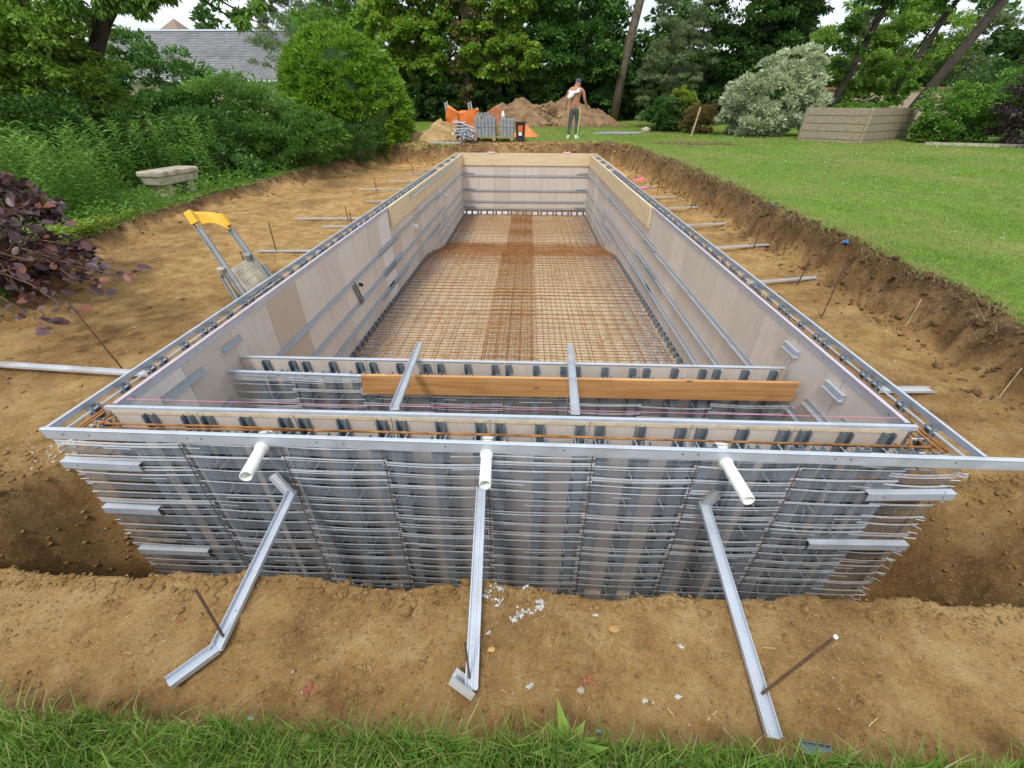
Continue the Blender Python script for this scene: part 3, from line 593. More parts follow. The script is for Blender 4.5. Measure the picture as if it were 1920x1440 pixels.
def build_wall(label, origin, W, ax, s0, s1, seams, top, botf, cat='wall formwork', rim=True, fine=.0075, sheetbot=None, outer=True, seed=1, studoff=(.05, .25, .45), gap=.0, bv=.3):
    """W(s,d,z) -> world; d=0 outside, d=T pool side"""
    t = thing('wall_formwork', label, cat, origin, 'double-skin pool wall formwork'); o3 = Vector(origin)
    rr = random.Random(seed)
    edges = [s0]+[q for q in seams if s0+.03 < q < s1-.03]+[s1]
    sgn = ax                                              # rotation of stud about z
    for i in range(len(edges)-1):
        a, b = edges[i]+.0022, edges[i+1]-.0022; za, zb = botf(a)+gap, botf(b)+gap; d0, d1 = T-.012, T
        mb = MB(); tp = top-.006
        mb.add([W(a, d0, za), W(b, d0, zb), W(b, d0, tp), W(a, d0, tp), W(a, d1, za), W(b, d1, zb), W(b, d1, tp), W(a, d1, tp)],
               [(0, 1, 2, 3), (4, 7, 6, 5), (0, 4, 5, 1), (1, 5, 6, 2), (2, 6, 7, 3), (3, 7, 4, 0)])
        c = rr.choice(BOARDC) if rr.random() < bv else BOARDC[rr.choice([0, 1, 5, 8])]
        k2 = rr.uniform(.96, 1.06); c = (c[0]*k2*1.10, c[1]*k2*1.08, c[2]*k2*1.06)
        part('panel', mb, MT['board'], t, color=c)
    # studs on both skins
    stl = []
    ed2 = [seams[0]-(seams[1]-seams[0])]+list(seams)
    for e in ed2:
        for so_ in studoff:
            q = e+so_
            if s0+.02 < q < s1-.02: stl.append(q)
    for q in stl:
        zb = botf(q)
        for (dd, fl) in ((T-.012, True), (.012, False)) if outer else ((T-.012, True),):
            tt = top-.012-rr.random()*.006; h = tt-(zb-.07)
            me = stud_mesh(fl, h); so2 = obj('stud', me, None, t); p = Vector(W(q, dd, tt)); so2.location = p-o3; so2.rotation_euler = (0, 0, sgn)
    # spacer rods between the skins
    mb = MB()
    for q in stl:
        z = top-.10
        while z > botf(q)+.1:
            for e in (-.012, .014):
                mb.sweep(W(q+e, .03, z), W(q+e*2.2, T-.04, z+.012), [(-.003, 0), (.003, 0), (.003, .005), (-.003, .005)])
            z -= .21
    if outer: part('spacer_rods', mb, MT['rail'], t, kind='stuff')
    return t, stl
wallF = lambda s, d, z: (s, d, z)
wallB = lambda s, d, z: (s, 13.35+T-d, z)
wallL = lambda s, d, z: (-2.0-T+d, s, z)
wallR = lambda s, d, z: (2.0+T-d, s, z)
CY = .985
wallC = lambda s, d, z: (s, CY+d, z)
zf = lambda s: -1.47
def zside(s): return -1.47 if s < 1.16 else float(floorz(s))+.035
sm = [-1.55+.5*i for i in range(8)]
fr, stF = build_wall('near wall formwork of galvanised studs, boards and ribbed steel mesh, white pipes through it', (0, 0, -1.5), wallF, 0, -2.0, 2.0, sm, -.008, zf, seed=3)
cr, stC = build_wall('low cross wall formwork standing between the side walls, behind the orange plank', (0, CY, -1.5), wallC, 0, -1.99, 1.99, sm, -.27, zf, seed=5)
ssm = [.66+.5*i for i in range(26)]
lf, stL = build_wall('long left side wall formwork of beige boards with bare steel angle wales', (-2.0, 6.7, -1.8), wallL, math.pi/2*-1, T+.001, 13.349, ssm, -.008, zside, seed=8)
rg, stR = build_wall('long right side wall formwork of pinkish grey boards with steel angle wales', (2.0, 6.7, -1.8), wallR, math.pi/2, T+.001, 13.349, ssm, -.008, zside, seed=12, bv=.08)
bk, stB = build_wall('far end wall formwork of eight beige boards under a pale timber board', (0, 13.35, -1.8), wallB, math.pi, -1.999, 1.999, [-1.5+.5*i for i in range(7)], -.008, lambda s: -1.76, seed=17, gap=.085)
# ribbed steel mesh sheets
for i, (a, b) in enumerate(zip([-2.16, -1.545, -1.05, -.555, -.05, .45, .945, 1.42], [-1.55, -1.05, -.555, -.05, .45, .945, 1.42, 1.90])):
    dd = .004 if i % 2 else -.002
    mesh_sheet(wallF, a-.012, b+.012, dd, -.055, -1.48, .0052, 40+i, fr)
mesh_sheet(wallF, 1.86, 2.17, .012, -.055, -1.48, .010, 49, fr)
for i, (a, b) in enumerate(zip([-1.99]+sm, sm+[1.99])):
    mesh_sheet(wallC, a-.01, b+.01, 0, -.31, -1.47, .0085, 60+i, cr)
for (pr, W_, seed) in ((lf, wallL, 100), (rg, wallR, 140)):
    e = [.0]+ssm[::2]+[13.35]
    for i in range(len(e)-1):
        mesh_sheet(W_, e[i], e[i+1]+.01, 0, -.07, -1.3 if i else -1.48, .016 if i < 3 else .03, seed+i, pr)
mesh_sheet(wallB, -2.1, 2.1, 0, -.07, -1.0, .03, 170, bk)
# dark tie rods at the seams of the near sheets
for i, q in enumerate([-1.55, -1.05, -.555, -.05, .45, .945, 1.42]):
    mb = MB(); pts = [(q+random.uniform(-.004, .004)-.01*(k_/9.)*(-1 if q > 0 else 1), -.014, -.075-1.35*k_/9) for k_ in range(10)]; mb.tube(pts, .0022, 5)
    for k_ in range(22): z = -.1-.06*k_; mb.tube([(q-.006, -.017, z), (q+.008, -.021, z-.006)], .0016, 4)
    part('tie_rod', mb, MT['dark'] if 0 else MT['stake'], fr)
# ends of mesh strands and wires poking out at the right corner
mb = MB()
for k_ in range(46):
    z = -.10-1.3*random.random(); y = random.uniform(0, .15); x = 2.17; l = random.uniform(.004, .028); mb.tube([(x-.03, -.012+y*.2, z), (x+l, -.012+y*.2-.01, z-random.uniform(-.01, .03))], .0022, 4)
for k_ in range(22):
    z = -.15-1.2*random.random(); x = random.uniform(1.5, 2.15); mb.tube([(x, -.03, z), (x+random.uniform(.005, .03), -.026, z-random.uniform(.03, .1))], .002, 4)
for k_ in range(26):
    z = -.10-1.3*random.random(); l = random.uniform(.0, .018); mb.tube([(-2.14, -.012, z), (-2.17-l, -.012, z-.005)], .002, 4)
part('wire_ends', mb, MT['rail'], fr, kind='stuff')
def holes(W, d, z, s0, s1, step, facing=-1):
    mb = MB(); q = s0; rr = random.Random(int(s0*100)+5)
    while q < s1:
        for e in (0, rr.choice([.07, .13, 9])):
            if e > 1: continue
            a, b = [], []
            cpt = []; k = 8
            for i in range(k): t = 6.283*i/k; cpt.append(W(q+e+.0042*math.cos(t), d, z+.0042*math.sin(t)))
            mb.add(cpt, [tuple(range(k))])
        q += step*rr.uniform(.8, 1.2)
    return mb
# rim rails: outer L and inner L, front and sides
def rail(parent, a, b, prof, upv=(0, 0, 1), name='top_rail', mt='rail'):
    mb = MB(); mb.sweep(a, b, prof, upv); return part(name, mb, MT[mt], parent)
# profile helper in (side, up): sweep along +x => side = d x up = -y
R_out = [(.004, -.058), (.006, -.058), (.006, -.004), (.012, .001), (.006, .003), (-.010, .003), (-.010, .0005), (.002, .0005), (.0035, -.004)]
rail(fr, (-2.20, -.006, -.002), (2.95, -.044, -.008), R_out)
rail(fr, (-2.03, T, .004), (2.03, T, .004), [(-.006, -.045), (-.004, -.045), (-.004, 0), (.010, 0), (.013, -.020), (.015, -.020), (.013, .003), (-.006, .003)])
part('screw_hole', holes(lambda s_, d, z: (s_, d-.006-.0074*(s_+2.2), z), -.0075, -.030, -2.1, 2.4, .62), MT['dark'], fr, kind='stuff')
R_in = [(.0, -.050), (.002, -.050), (.002, -.002), (.010, -.002), (.010, .003), (-.016, .003), (-.016, -.008), (-.014, -.008), (-.014, 0), (0, 0)]
mir = lambda p: [(-a, b) for a, b in p][::-1]
yi = lambda: None
# left: sweep along +y => side = d x up = (1,0,0)*... (0,1,0)x(0,0,1) = (1,0,0)
R_side = [(.004, -.036), (.006, -.036), (.006, -.004), (.012, .001), (.006, .003), (-.008, .003), (-.008, .0005), (.002, .0005), (.0035, -.004)]
rail(lf, (-2.0-T, .0, 0), (-2.0-T, 13.5, 0), mir(R_side)); rail(lf, (-1.998, T+.02, .004), (-1.998, 13.35, .004), R_in)
rail(rg, (2.0+T, -.030, 0), (2.0+T, 13.5, 0), R_side); rail(rg, (1.998, T+.02, .004), (1.998, 13.35, .004), mir(R_in))
part('screw_hole', holes(lambda s, d, z: (-1.998+.0035, s, z), 0, -.025, .3, 9, .55), MT['dark'], lf, kind='stuff')
part('screw_hole', holes(lambda s, d, z: (1.998-.0035, s, z), 0, -.025, .3, 9, .55), MT['dark'], rg, kind='stuff')
# inner stiffening bar below the outer rail on the side walls (seen between the skins)
rail(lf, (-2.0-T+.02, .0, -.045), (-2.0-T+.02, 13.4, -.045), [(0, 0), (.016, 0), (.016, .004), (0, .004)], name='stiffener', mt='rail')
rail(rg, (2.0+T-.02, .0, -.045), (2.0+T-.02, 13.4, -.045), [(0, 0), (-.016, 0), (-.016, .004), (0, .004)][::-1], name='stiffener', mt='rail')
# pale top edges of boards behind the near inner rail
for i in range(8):
    a, b = ([-2.0]+sm)[i]+.002, (sm+[2.0])[i]-.002; mb = MB(); mb.box(a, b, T-.016, T-.0125, -.034, -.011); part('edge_strip', mb, MT['paleboard'], fr)
# cross wall rails
rail(cr, (-1.99, CY+T, -.266), (1.98, CY+T, -.266), [(-.012, -.003), (.016, -.003), (.016, .002), (-.012, .002)])
rail(cr, (-1.985, CY-.004, -.285), (-1.0, CY-.004, -.300), [(.0, -.036), (.002, -.036), (.002, 0), (.010, .002), (-.020, .002), (-.020, 0), (0, 0)])
rail(cr, (-1.0, CY+.004, -.300), (1.96, CY+.004, -.300), [(.0, -.036), (.002, -.036), (.002, 0), (-.020, .002), (-.020, 0), (0, 0)])
part('screw_hole', holes(lambda s, d, z: (s, CY-.0075, z-.0157*(s+1.985)), 0, -.302, -1.95, -1.02, .22), MT['dark'], cr, kind='stuff')
# rebars lying in the wall cavities
def rod(parent, pts, r=.0055, mt='rust', name='rebar'):
    mb = MB(); mb.tube(pts, r, 6); return part(name, mb, MT[mt], parent, smooth=True)
rod(fr, [(-1.97, .075, -.030), (-1.4, .085, -.036), (-.92, .078, -.040)]); rod(fr, [(-1.99, .07, -.052), (-.7, .088, -.05), (.6, .08, -.045), (2.1, .072, -.042)])
rod(fr, [(-.9, .085, -.046), (.3, .092, -.05), (2.05, .078, -.055)], .005)
for (sx, pr) in ((-1, lf), (1, rg)):
    for (a, b, e, z) in ((.05, 4.1, .07, -.05), (.0, 6.8, .105, -.075), (3.7, 10.2, .09, -.05), (.02, 1.5, .125, -.03)):
        x0 = sx*(2.0+T-e); rod(pr, [(x0, a, z), (x0+.012*sx, (a+b)/2, z-.006), (x0-.006*sx, b, z)], .0055)
for sx in (-1, 1):     # corner cross bars, short stubs
    for k_ in range(5):
        a = (sx*random.uniform(1.93, 2.12), random.uniform(.02, .08), -.05-.05*k_); b = (sx*random.uniform(1.9, 2.14), random.uniform(.2, .42), -.06-.04*k_); rod(lf if sx < 0 else rg, [a, b], .005)
    for k_ in range(6):
        z = -.07-.06*k_; rod(fr, [(sx*1.75, .05+.02*(k_ % 3), z), (sx*2.13, .045+.018*(k_ % 4), z-.01)], .005, 'rust' if k_ % 2 else 'rail', 'rebar')
    for k_ in range(9): z = -.05-.05*random.random(); y = random.uniform(.03, .3); rod(lf if sx < 0 else rg, [(sx*2.02, y, z), (sx*2.15, y+.02, z-.01)], .004, 'rail', 'spacer')

# wales: steel angles along the inner faces
def wale(pr, W, s0, s1, z0, z1, inx, name='wale', hgt=.036):
    """inx: unit vector to the pool side (x,y)"""
    a = Vector(W(s0, T+.002, z0)); b = Vector(W(s1, T+.002, z1)); d = (b-a).normalized(); side = d.cross(Vector((0, 0, 1)))
    q = 1 if side.dot(Vector((*inx, 0))) > 0 else -1
    pf = [(0, 0), (.028, 0), (.028, .003), (.003, .003), (.003, hgt), (.008, hgt+.004), (0, hgt+.004)]
    pf = pf if q > 0 else mir(pf)
    mb = MB(); mb.sweep(a, b, pf); return part(name, mb, MT['alu2'], pr)
MT['alu2'] = galv('galvanised_wale', (.46, .50, .54), .4, .45, .2)
for (pr, W_, inx, j) in ((lf, wallL, (1, 0), 0), (rg, wallR, (-1, 0), .35)):
    for (a, b, z) in ((1.18, 5.5, -.52), (4.45+j, 9.3, -.485), (8.8, 13.33, -.53)): wale(pr, W_, a, b, z, z, inx)
    for (a, b, z) in ((1.18, 5.2, -.82), (4.6-j, 9.75, -.86), (4.55, 5.6+j, -.80)): wale(pr, W_, a, b, z, z-.01, inx)
    for (a, b, z) in ((1.18, 5.0, -1.07), (4.3, 5.9+j, -1.11), (4.7, 9.0, -1.08), (7.9, 10.0, -1.12)): wale(pr, W_, a, b, z, z-.01, inx)
    for (a, b, z) in ((9.3, 13.33, -1.0), (8.3, 13.33, -1.27), (9.0, 13.33, -1.48)): wale(pr, W_, a, b, z, z, inx)
for (z, a, b) in ((-.62, -1.98, 1.98), (-1.05, -1.98, 1.98), (-1.38, -1.96, 1.96), (-1.60, -1.96, 1.96)): wale(bk, wallB, a, b, z, z, (0, -1))
for (z, dz) in ((-.52, -.03), (-1.0, 0), (-1.55, 0)):
    wale(bk, wallB, -1.97, -1.62, z, z+dz, (0, -1), 'corner_angle', .02); wale(bk, wallB, 1.62, 1.97, z+dz, z, (0, -1), 'corner_angle', .02)
# short angle offcuts screwed to the side boards in the near bay
for (s0, s1, z0, z1) in ((.44, .80, -.165, -.175), (1.02, 1.24, -.15, -.16)): wale(lf, wallL, s0, s1, z0, z1, (1, 0), 'angle_offcut', .036)
wale(lf, wallL, .66, .93, -.50, -.50, (1, 0), 'angle_offcut', .036)
def clip_channel(pr, x, s0, s1, z):
    mb = MB(); mb.sweep((x, s0, z), (x, s1, z), [(0, 0), (-.028, 0), (-.028, .003), (-.003, .003), (-.003, .045), (-.024, .045), (-.024, .048), (0, .048)][::-1]); return part('angle_offcut', mb, MT['rail'], pr)
clip_channel(rg, 1.998, .59, .77, -.16); clip_channel(rg, 1.998, 1.10, 1.28, -.155)
wale(rg, wallR, .50, .87, -.36, -.36, (-1, 0), 'angle_offcut', .036); wale(rg, wallR, .68, .97, -.50, -.50, (-1, 0), 'angle_offcut', .036); wale(rg, wallR, .3, .54, -.26, -.26, (-1, 0), 'angle_offcut', .03)
# return fittings in the left boards, upright channel piece
for (y, z) in ((6.67, -.62), (9.96, -.62)):
    mb = MB(); mb.tube([(-1.999, y, z), (-1.96, y, z)], .05, 14); mb.tube([(-1.96, y, z), (-1.93, y, z)], .03, 12); part('wall_inlet', mb, MT['pvc'], lf, smooth=False)
mb = MB(); mb.sweep((-1.985, 3.38, -.52), (-1.985, 3.55, -.84), [(-.03, 0), (.03, 0), (.03, .02), (.024, .02), (.024, .004), (-.024, .004), (-.024, .02), (-.03, .02)], (1, 0, 0)); part('upright_channel', mb, MT['alu'], lf)
mb = MB(); mb.tube([(-1.99, 3.58, -.60), (-1.95, 3.57, -.61)], .02, 10); part('bolt', mb, MT['dark'], lf)

# angle offcuts across the front corners (photo: three left, two right)
def corner_angle(x0, x1, z0, z1, lab):
    mb = MB(); mb.sweep((x0, -.028, z0), (x1, -.028, z1), [(.0, -.046), (.003, -.046), (.003, -.003), (.006, 0), (-.030, 0), (-.030, -.003), (0, -.003)]); o = part('corner_angle', mb, MT['rail'], fr); o['label'] = lab
    mb = MB(); n_ = 2
    for q in np.linspace(x0+.08, x1-.05, n_): mb.add([(q+.004*math.cos(6.283*i/8), -.0315, z0+(z1-z0)*(q-x0)/(x1-x0)-.022+.004*math.sin(6.283*i/8)) for i in range(8)], [tuple(range(8))])
    part('screw_hole', mb, MT['dark'], fr, kind='stuff')
corner_angle(-2.20, -1.80, -.195, -.205, 'upper left corner angle'); corner_angle(-2.17, -1.86, -.535, -.54, 'middle left corner angle'); corner_angle(-2.15, -1.73, -.90, -.905, 'lower left corner angle')
corner_angle(1.79, 2.19, -.26, -.24, 'upper right corner angle'); corner_angle(1.66, 2.17, -.65, -.635, 'lower right corner angle')

# ------------------------------------------------------------------ timber boards on the walls
def plank(label, pts8, mt, group=None, nm='timber_board'):
    mb = MB(); mb.add(pts8, [(0, 3, 2, 1), (4, 5, 6, 7), (0, 1, 5, 4), (1, 2, 6, 5), (2, 3, 7, 6), (3, 0, 4, 7)]); return bevel(solo(nm, mb, MT[mt], label, 'board', group), .002)
def bx8(x0, x1, y0, y1, z0, z1): return [(x0, y0, z0), (x1, y0, z0), (x1, y1, z0), (x0, y1, z0), (x0, y0, z1), (x1, y0, z1), (x1, y1, z1), (x0, y1, z1)]
plank('pale pine board fixed along the top of the far end wall', bx8(-1.97, 1.97, 13.318, 13.345, -.31, .012), 'pinex')
plank('pale pine board on the left wall, the nearer one with its cut end showing', bx8(-1.994, -1.962, 5.2, 9.25, -.29, .014), 'piney')
plank('pale pine board on the left wall running into the far corner', bx8(-1.994, -1.962, 9.255, 13.315, -.29, .012), 'piney')
plank('pale pine board on the right wall, the nearer one with its cut end showing', bx8(1.962, 1.994, 5.35, 9.45, -.29, .014), 'piney')
plank('pale pine board on the right wall running into the far corner', bx8(1.962, 1.994, 9.455, 13.315, -.29, .012), 'piney')
plank('pine board capping the outer left rim near the far corner', bx8(-2.205, -2.183, 9.8, 13.54, -.12, .02), 'piney')
plank('pine board capping the outer right rim near the far corner', bx8(2.183, 2.205, 8.6, 13.54, -.12, .02), 'piney')
plank('pine board capping the outer rim of the far end wall', bx8(-2.18, 2.18, 13.53, 13.552, -.12, .02), 'pinex')
for i, y in enumerate((9.9, 10.9, 11.9, 12.9)):
    for sx, nm_ in ((-1, 'left'), (1, 'right')):
        mb = MB(); mb.box(min(sx*2.18, sx*1.998), max(sx*2.18, sx*1.998), y, y+.035, -.05, .004)
        solo('spacer_block', mb, MT['pinex'], 'small pine block bridging the %s rim boards, %s towards the far corner' % (nm_, ['first', 'second', 'third', 'last'][i]), 'wood block')
# orange plank leaning on the cross wall
yp = CY-.045
a = [(-1.03, yp-.002, -.425), (1.975, yp+.012, -.415), (1.975, yp+.038, -.415), (-1.03, yp+.024, -.425), (-1.015, yp-.012, -.262), (1.965, yp-.004, -.252), (1.965, yp+.022, -.252), (-1.015, yp+.014, -.262)]
plank('orange-brown plank fixed along the front of the low cross wall', a, 'plank', nm='plank')
# angle iron lying on the left board
mb = MB(); mb.sweep((-1.955, 6.4, -.07), (-1.955, 11.7, -.10), [(0, 0), (.03, 0), (.03, .003), (.003, .003), (.003, .035), (0, .035)]); solo('angle_bar', mb, MT['alu2'], 'long grey angle bar lying against the pale boards of the left wall', 'angle bar')
# pink and white clamps on the far rim
for (x, nm_) in ((-1.08, 'left of the centre'), (1.28, 'right of the centre')):
    t = thing('rim_clamp', 'small pink and white clamp on the far rim, %s' % nm_, 'clamp', (x, 13.5, .02), 'clamps on the far rim')
    mb = MB(); mb.box(x-.12, x+.12, 13.44, 13.54, .021, .045); part('clamp_plate', mb, MT['white'], t)
    for e in (-.1, .04): mb = MB(); mb.box(x+e, x+e+.07, 13.46, 13.52, .046, .075); part('clamp_jaw', mb, MT['pink'], t)
# builder's lines
def string(a, b, lab, sag=.004):
    mb = MB(); A = Vector(a); B = Vector(b); mb.tube([A.lerp(B, i/6.)+Vector((0, 0, -sag*math.sin(math.pi*i/6.))) for i in range(7)], .0015, 5); solo('string_line', mb, MT['string'], lab, 'string')
string((-1.97, .235, .006), (1.985, .235, .004), 'pink builder\'s line stretched just inside the near inner rim')
string((-1.986, .2, .009), (-1.985, 9.5, .010), 'pink builder\'s line along the left inner rim')
string((1.986, .2, .009), (1.985, 9.5, .010), 'pink builder\'s line along the right inner rim')

# ------------------------------------------------------------------ PVC pipes through the near wall
def pipe(x, dx, lab, dz=-.055, ln=.22):
    t = thing('drain_pipe', lab, 'pipe', (x, 0, -.06), 'white pipes through the near wall')
    p0 = Vector((x, .02, -.075)); p1 = Vector((x+dx, -ln, -.075+dz)); mb = MB(); d = (p1-p0).normalized(); n = 20
    ref = Vector((0, 0, 1)); a = d.cross(ref).normalized(); b = a.cross(d)
    rings = [(p0, .026), (p1, .026), (p1, .0225), (p0+(p1-p0)*.3, .0225)]; vs = []
    for c, r in rings:
        for k in range(n): tt = 6.2832*k/n; vs.append(c+(a*math.cos(tt)+b*math.sin(tt))*r)
    fs = [(i*n+k, i*n+(k+1) % n, (i+1)*n+(k+1) % n, (i+1)*n+k) for i in range(3) for k in range(n)]; mb.add(vs, fs)
    part('pipe_tube', mb, MT['pvc'], t, smooth=True)
    mb = MB(); mb.tube([p0-d*.02, p0+d*.015, p0+d*.016, p0+d*.06, p0+d*.061, p0+d*.07], [.034, .034, .031, .031, .028, .028], 20); part('collar', mb, MT['pvc'], t, smooth=False)
    mb = MB(); mb.tube([(x-.002, .03, -.06), (x, .045, -.045), (x, .05, -.035)], [.028, .03, .03], 18); part('elbow_cap', mb, MT['pvc'], t)
pipe(-1.14, .065, 'white pipe stub pointing down left, left of the middle brace', .035, .24); pipe(-.055, .015, 'white pipe stub directly above the middle brace', .025, .24); pipe(1.055, .01, 'white pipe stub at the right of the near wall', .0, .26)

# ------------------------------------------------------------------ braces
def segbar(parent, a, b, prof, upv=(0, 0, 1), mt='rail', name='channel'):
    mb = MB(); mb.sweep(a, b, prof, upv); return part(name, mb, MT[mt], parent)
CH = Up(.046, .020, .0025)
RIBCH = [(-.023, 0), (.023, 0), (.023, .016), (.018, .016), (.018, .004), (.006, .004), (.004, .007), (-.004, .007), (-.006, .004), (-.018, .004), (-.018, .016), (-.023, .016)]
gz = lambda x, y: float(terr(x, y))
t = thing('wall_brace', 'bent silver channel brace from near wall to dirt, leftmost of the three', 'brace', (-1.0, -.8, -.36), 'braces propping the near wall')
segbar(t, (-1.05, -.045, -.352), (-.99, -.785, gz(-.99, -.785)+.022), CH); segbar(t, (-.99, -.78, gz(-.99, -.785)+.024), (-1.075, -.905, gz(-1.07, -.9)+.018), CH); o = segbar(t, (-1.13, -.02, -.25), (-1.055, -.05, -.36), CH, (0, -1, .3), 'strip')
t = thing('wall_brace', 'straight ribbed silver brace with upturned grey foot, in the middle', 'brace', (-.04, -.85, -.36), 'braces propping the near wall')
segbar(t, (-.085, -.035, -.29), (-.04, -.875, gz(-.04, -.87)+.016), RIBCH); segbar(t, (-.035, -.885, gz(-.035, -.88)+.005), (-.115, -.85, gz(-.12, -.85)+.035), Up(.05, .03, .0025), (0, .55, .8), 'strip', 'foot')
t = thing('wall_brace', 'long straight silver channel brace running down to the grass, rightmost of the three', 'brace', (.94, -.95, -.36), 'braces propping the near wall')
segbar(t, (1.02, -.04, -.352), (.925, -.975, gz(.93, -.96)+.03), CH); segbar(t, (1.075, -.02, -.28), (1.01, -.05, -.36), CH, (0, -1, .3), 'alu')
mb = MB(); mb.sweep((1.01, -.975, gz(1.0, -.97)+.01), (1.10, -.985, gz(1.1, -.98)+.008), Lp(.03, .012, .002)); solo('angle_bar', mb, MT['stud'], 'short dark offcut at the grass edge beside the right brace', 'angle bar')
def stake(base, top, lab, r=.0055, mt='stake', cap=False, group=None):
    mb = MB(); b = Vector(base); tp = Vector(top); d = tp-b; n_ = 36; pts = []; rad = []
    bb = b-d.normalized()*.12
    pts = [bb]; rad = [r*.9]
    for i in range(n_+1): pts.append(b+d*(i/n_)); rad.append(r*(1.12 if i % 2 else .88))
    mb.tube(pts, rad, 6); o = solo('rebar_stake', mb, MT[mt], lab, 'rebar stake', group); return o
gS = 'rusty rebar stakes driven beside the braces'
stake((-.995, -.735, -.37), (-1.02, -.70, -.12), 'rusty rebar stake through the leftmost near brace', .0052, group=gS)
stake((-.05, -.84, -.37), (-.062, -.80, -.20), 'short rusty rebar stake through the foot of the middle brace', .0042, group=gS)
stake((.94, -.855, -.37), (1.06, -.83, -.02), 'long ribbed rebar stake leaning right from the rightmost brace', .0055, group=gS)
mb = MB(); mb.tube([(1.06, -.83, -.02), (1.062, -.8295, -.013)], .0062, 8); solo('stake_cap', mb, MT['white'], 'pale cap on the top of the leaning rebar stake, bottom right', 'cap')
# bars crossing the near bay
def crossbar(a, b, lab):
    mb = MB(); mb.sweep(a, b, RIBCH if 0 else CH); solo('channel_bar', mb, MT['rail'], lab, 'channel', 'channels laid across the near bay')
crossbar((-.535, .19, .010), (-.735, 1.52, -.32), 'silver channel laid slanting from the near rim over the plank, left one'); crossbar((.375, .19, .010), (.48, 1.56, -.325), 'silver channel laid over the plank from the near rim, right one')

# strips lying on the side ledges with their stakes
def strip(x0, y0, x1, y1, lab, wdt=.045, kink=0):
    mb = MB(); z0 = gz(x0, y0)+.012; z1 = -.35 if abs(x1) < 2.3 else gz(x1, y1)+.012; mb.sweep((x0, y0, z0), (x1, y1, z1), Up(wdt, .018, .003)); return solo('channel_strip', mb, MT['strip'], lab, 'metal strip', 'galvanised strips on the side ledges')
strip(-4.3, 1.10, -2.19, .98, 'long silver strip crossing the left ledge at the photo edge, nearest on that side', .055)
strip(-3.5, 4.10, -2.19, 4.12, 'silver strip on the left ledge beyond the yellow-topped ladder'); strip(-3.22, 5.5, -2.19, 5.5, 'short silver strip on the left ledge, second beyond the ladder')
strip(-3.89, 6.03, -2.19, 6.08, 'long silver strip on the left ledge, third beyond the ladder'); strip(-3.2, 7.6, -2.19, 7.6, 'silver strip on the left ledge, fourth beyond the ladder')
strip(-3.84, 9.08, -2.19, 9.05, 'silver strip on the left ledge level with the step in the pool floor'); strip(-3.5, 10.3, -2.19, 10.3, 'thin silver strip on the left ledge, third from the far bank')
strip(-3.35, 11.6, -2.19, 11.6, 'thin silver strip on the left ledge, second from the far bank'); strip(-3.2, 12.6, -2.19, 12.5, 'thin silver strip on the left ledge nearest the far bank')
strip(2.96, 1.04, 2.19, 1.0, 'white strip poking out beneath the right rim, nearest on that side', .06); strip(3.36, 3.22, 2.19, 3.02, 'silver strip on the right ledge, second from the camera'); strip(3.43, 4.52, 2.19, 4.36, 'silver strip on the right ledge, third from the camera')
strip(3.31, 5.74, 2.19, 5.7, 'silver strip on the right ledge, fourth from the camera'); strip(3.29, 7.04, 2.19, 6.96, 'silver strip on the right ledge, fifth from the camera'); strip(3.22, 8.26, 2.19, 8.2, 'silver strip on the right ledge, sixth from the camera'); strip(3.1, 9.6, 2.19, 9.55, 'short silver strip on the right ledge, furthest from the camera')
def st2(x, y, h, lab, dx=0): stake((x, y, gz(x, y)), (x+dx, y-.01, gz(x, y)+h), lab, .007 if y > 3 else .0055, group='rebar stakes on the side ledges')
st2(-2.88, 1.09, .57, 'rusty rebar stake at the long strip on the left ledge, tip under the purple leaves', -.1)
st2(-2.98, 3.0, .34, 'rebar stake just behind the yellow-topped ladder'); st2(-3.25, 4.1, .38, 'rebar stake in the strip beyond the ladder', .02); st2(-2.97, 6.0, .25, 'rebar stake halfway along the left ledge')
st2(-2.75, 5.6, .22, 'short rebar stake close to the left rim, halfway along'); st2(-3.4, 9.0, .3, 'rebar stake on the left ledge level with the floor step'); st2(-3.1, 11.4, .3, 'furthest rebar stake on the left ledge')
st2(2.92, 2.3, .5, 'rebar stake on the right ledge nearest the camera'); st2(3.1, 3.1, .32, 'rebar stake through the second strip on the right ledge', .02); st2(3.2, 4.45, .3, 'rebar stake through the third strip on the right ledge')
st2(3.15, 7.0, .3, 'rebar stake through the fifth strip on the right ledge'); st2(2.95, 8.7, .4, 'rebar stake further along the right ledge'); st2(2.95, 11.0, .75, 'tall thin rebar stake near the far right corner of the pool')
# wooden peg, pink marks
mb = MB(); mb.box(2.52, 2.56, 12.6, 12.64, gz(2.54, 12.62)-.1, gz(2.54, 12.62)+.42); solo('wooden_peg', mb, MT['palette'], 'wooden peg standing beyond the far right pool corner', 'peg')
for (x, y, s, sy, lb) in ((2.62, 12.1, .11, .16, 'bright pink paint blob by the wooden peg'), (3.0, 10.8, .22, .14, 'pink paint streak on the earth at the far right corner'), (2.8, 9.6, .24, .12, 'pink paint streak nearer the right rim')):
    mb = MB(); k = 18; vs = []
    for r_ in range(4):
        for i in range(k): a = 6.283*i/k; q = r_/3.*(.75+.5*vn(np.array(i*.9), np.array(s*50), 5)); xx = x+s*q*math.cos(a); yy = y+sy*q*math.sin(a); vs.append((xx, yy, gz(xx, yy)+.006))
    mb.add(vs, [(r_*k+i, r_*k+(i+1) % k, (r_+1)*k+(i+1) % k, (r_+1)*k+i) for r_ in range(3) for i in range(k)]); solo('paint_mark', mb, MT['pink'], lb, 'paint mark')

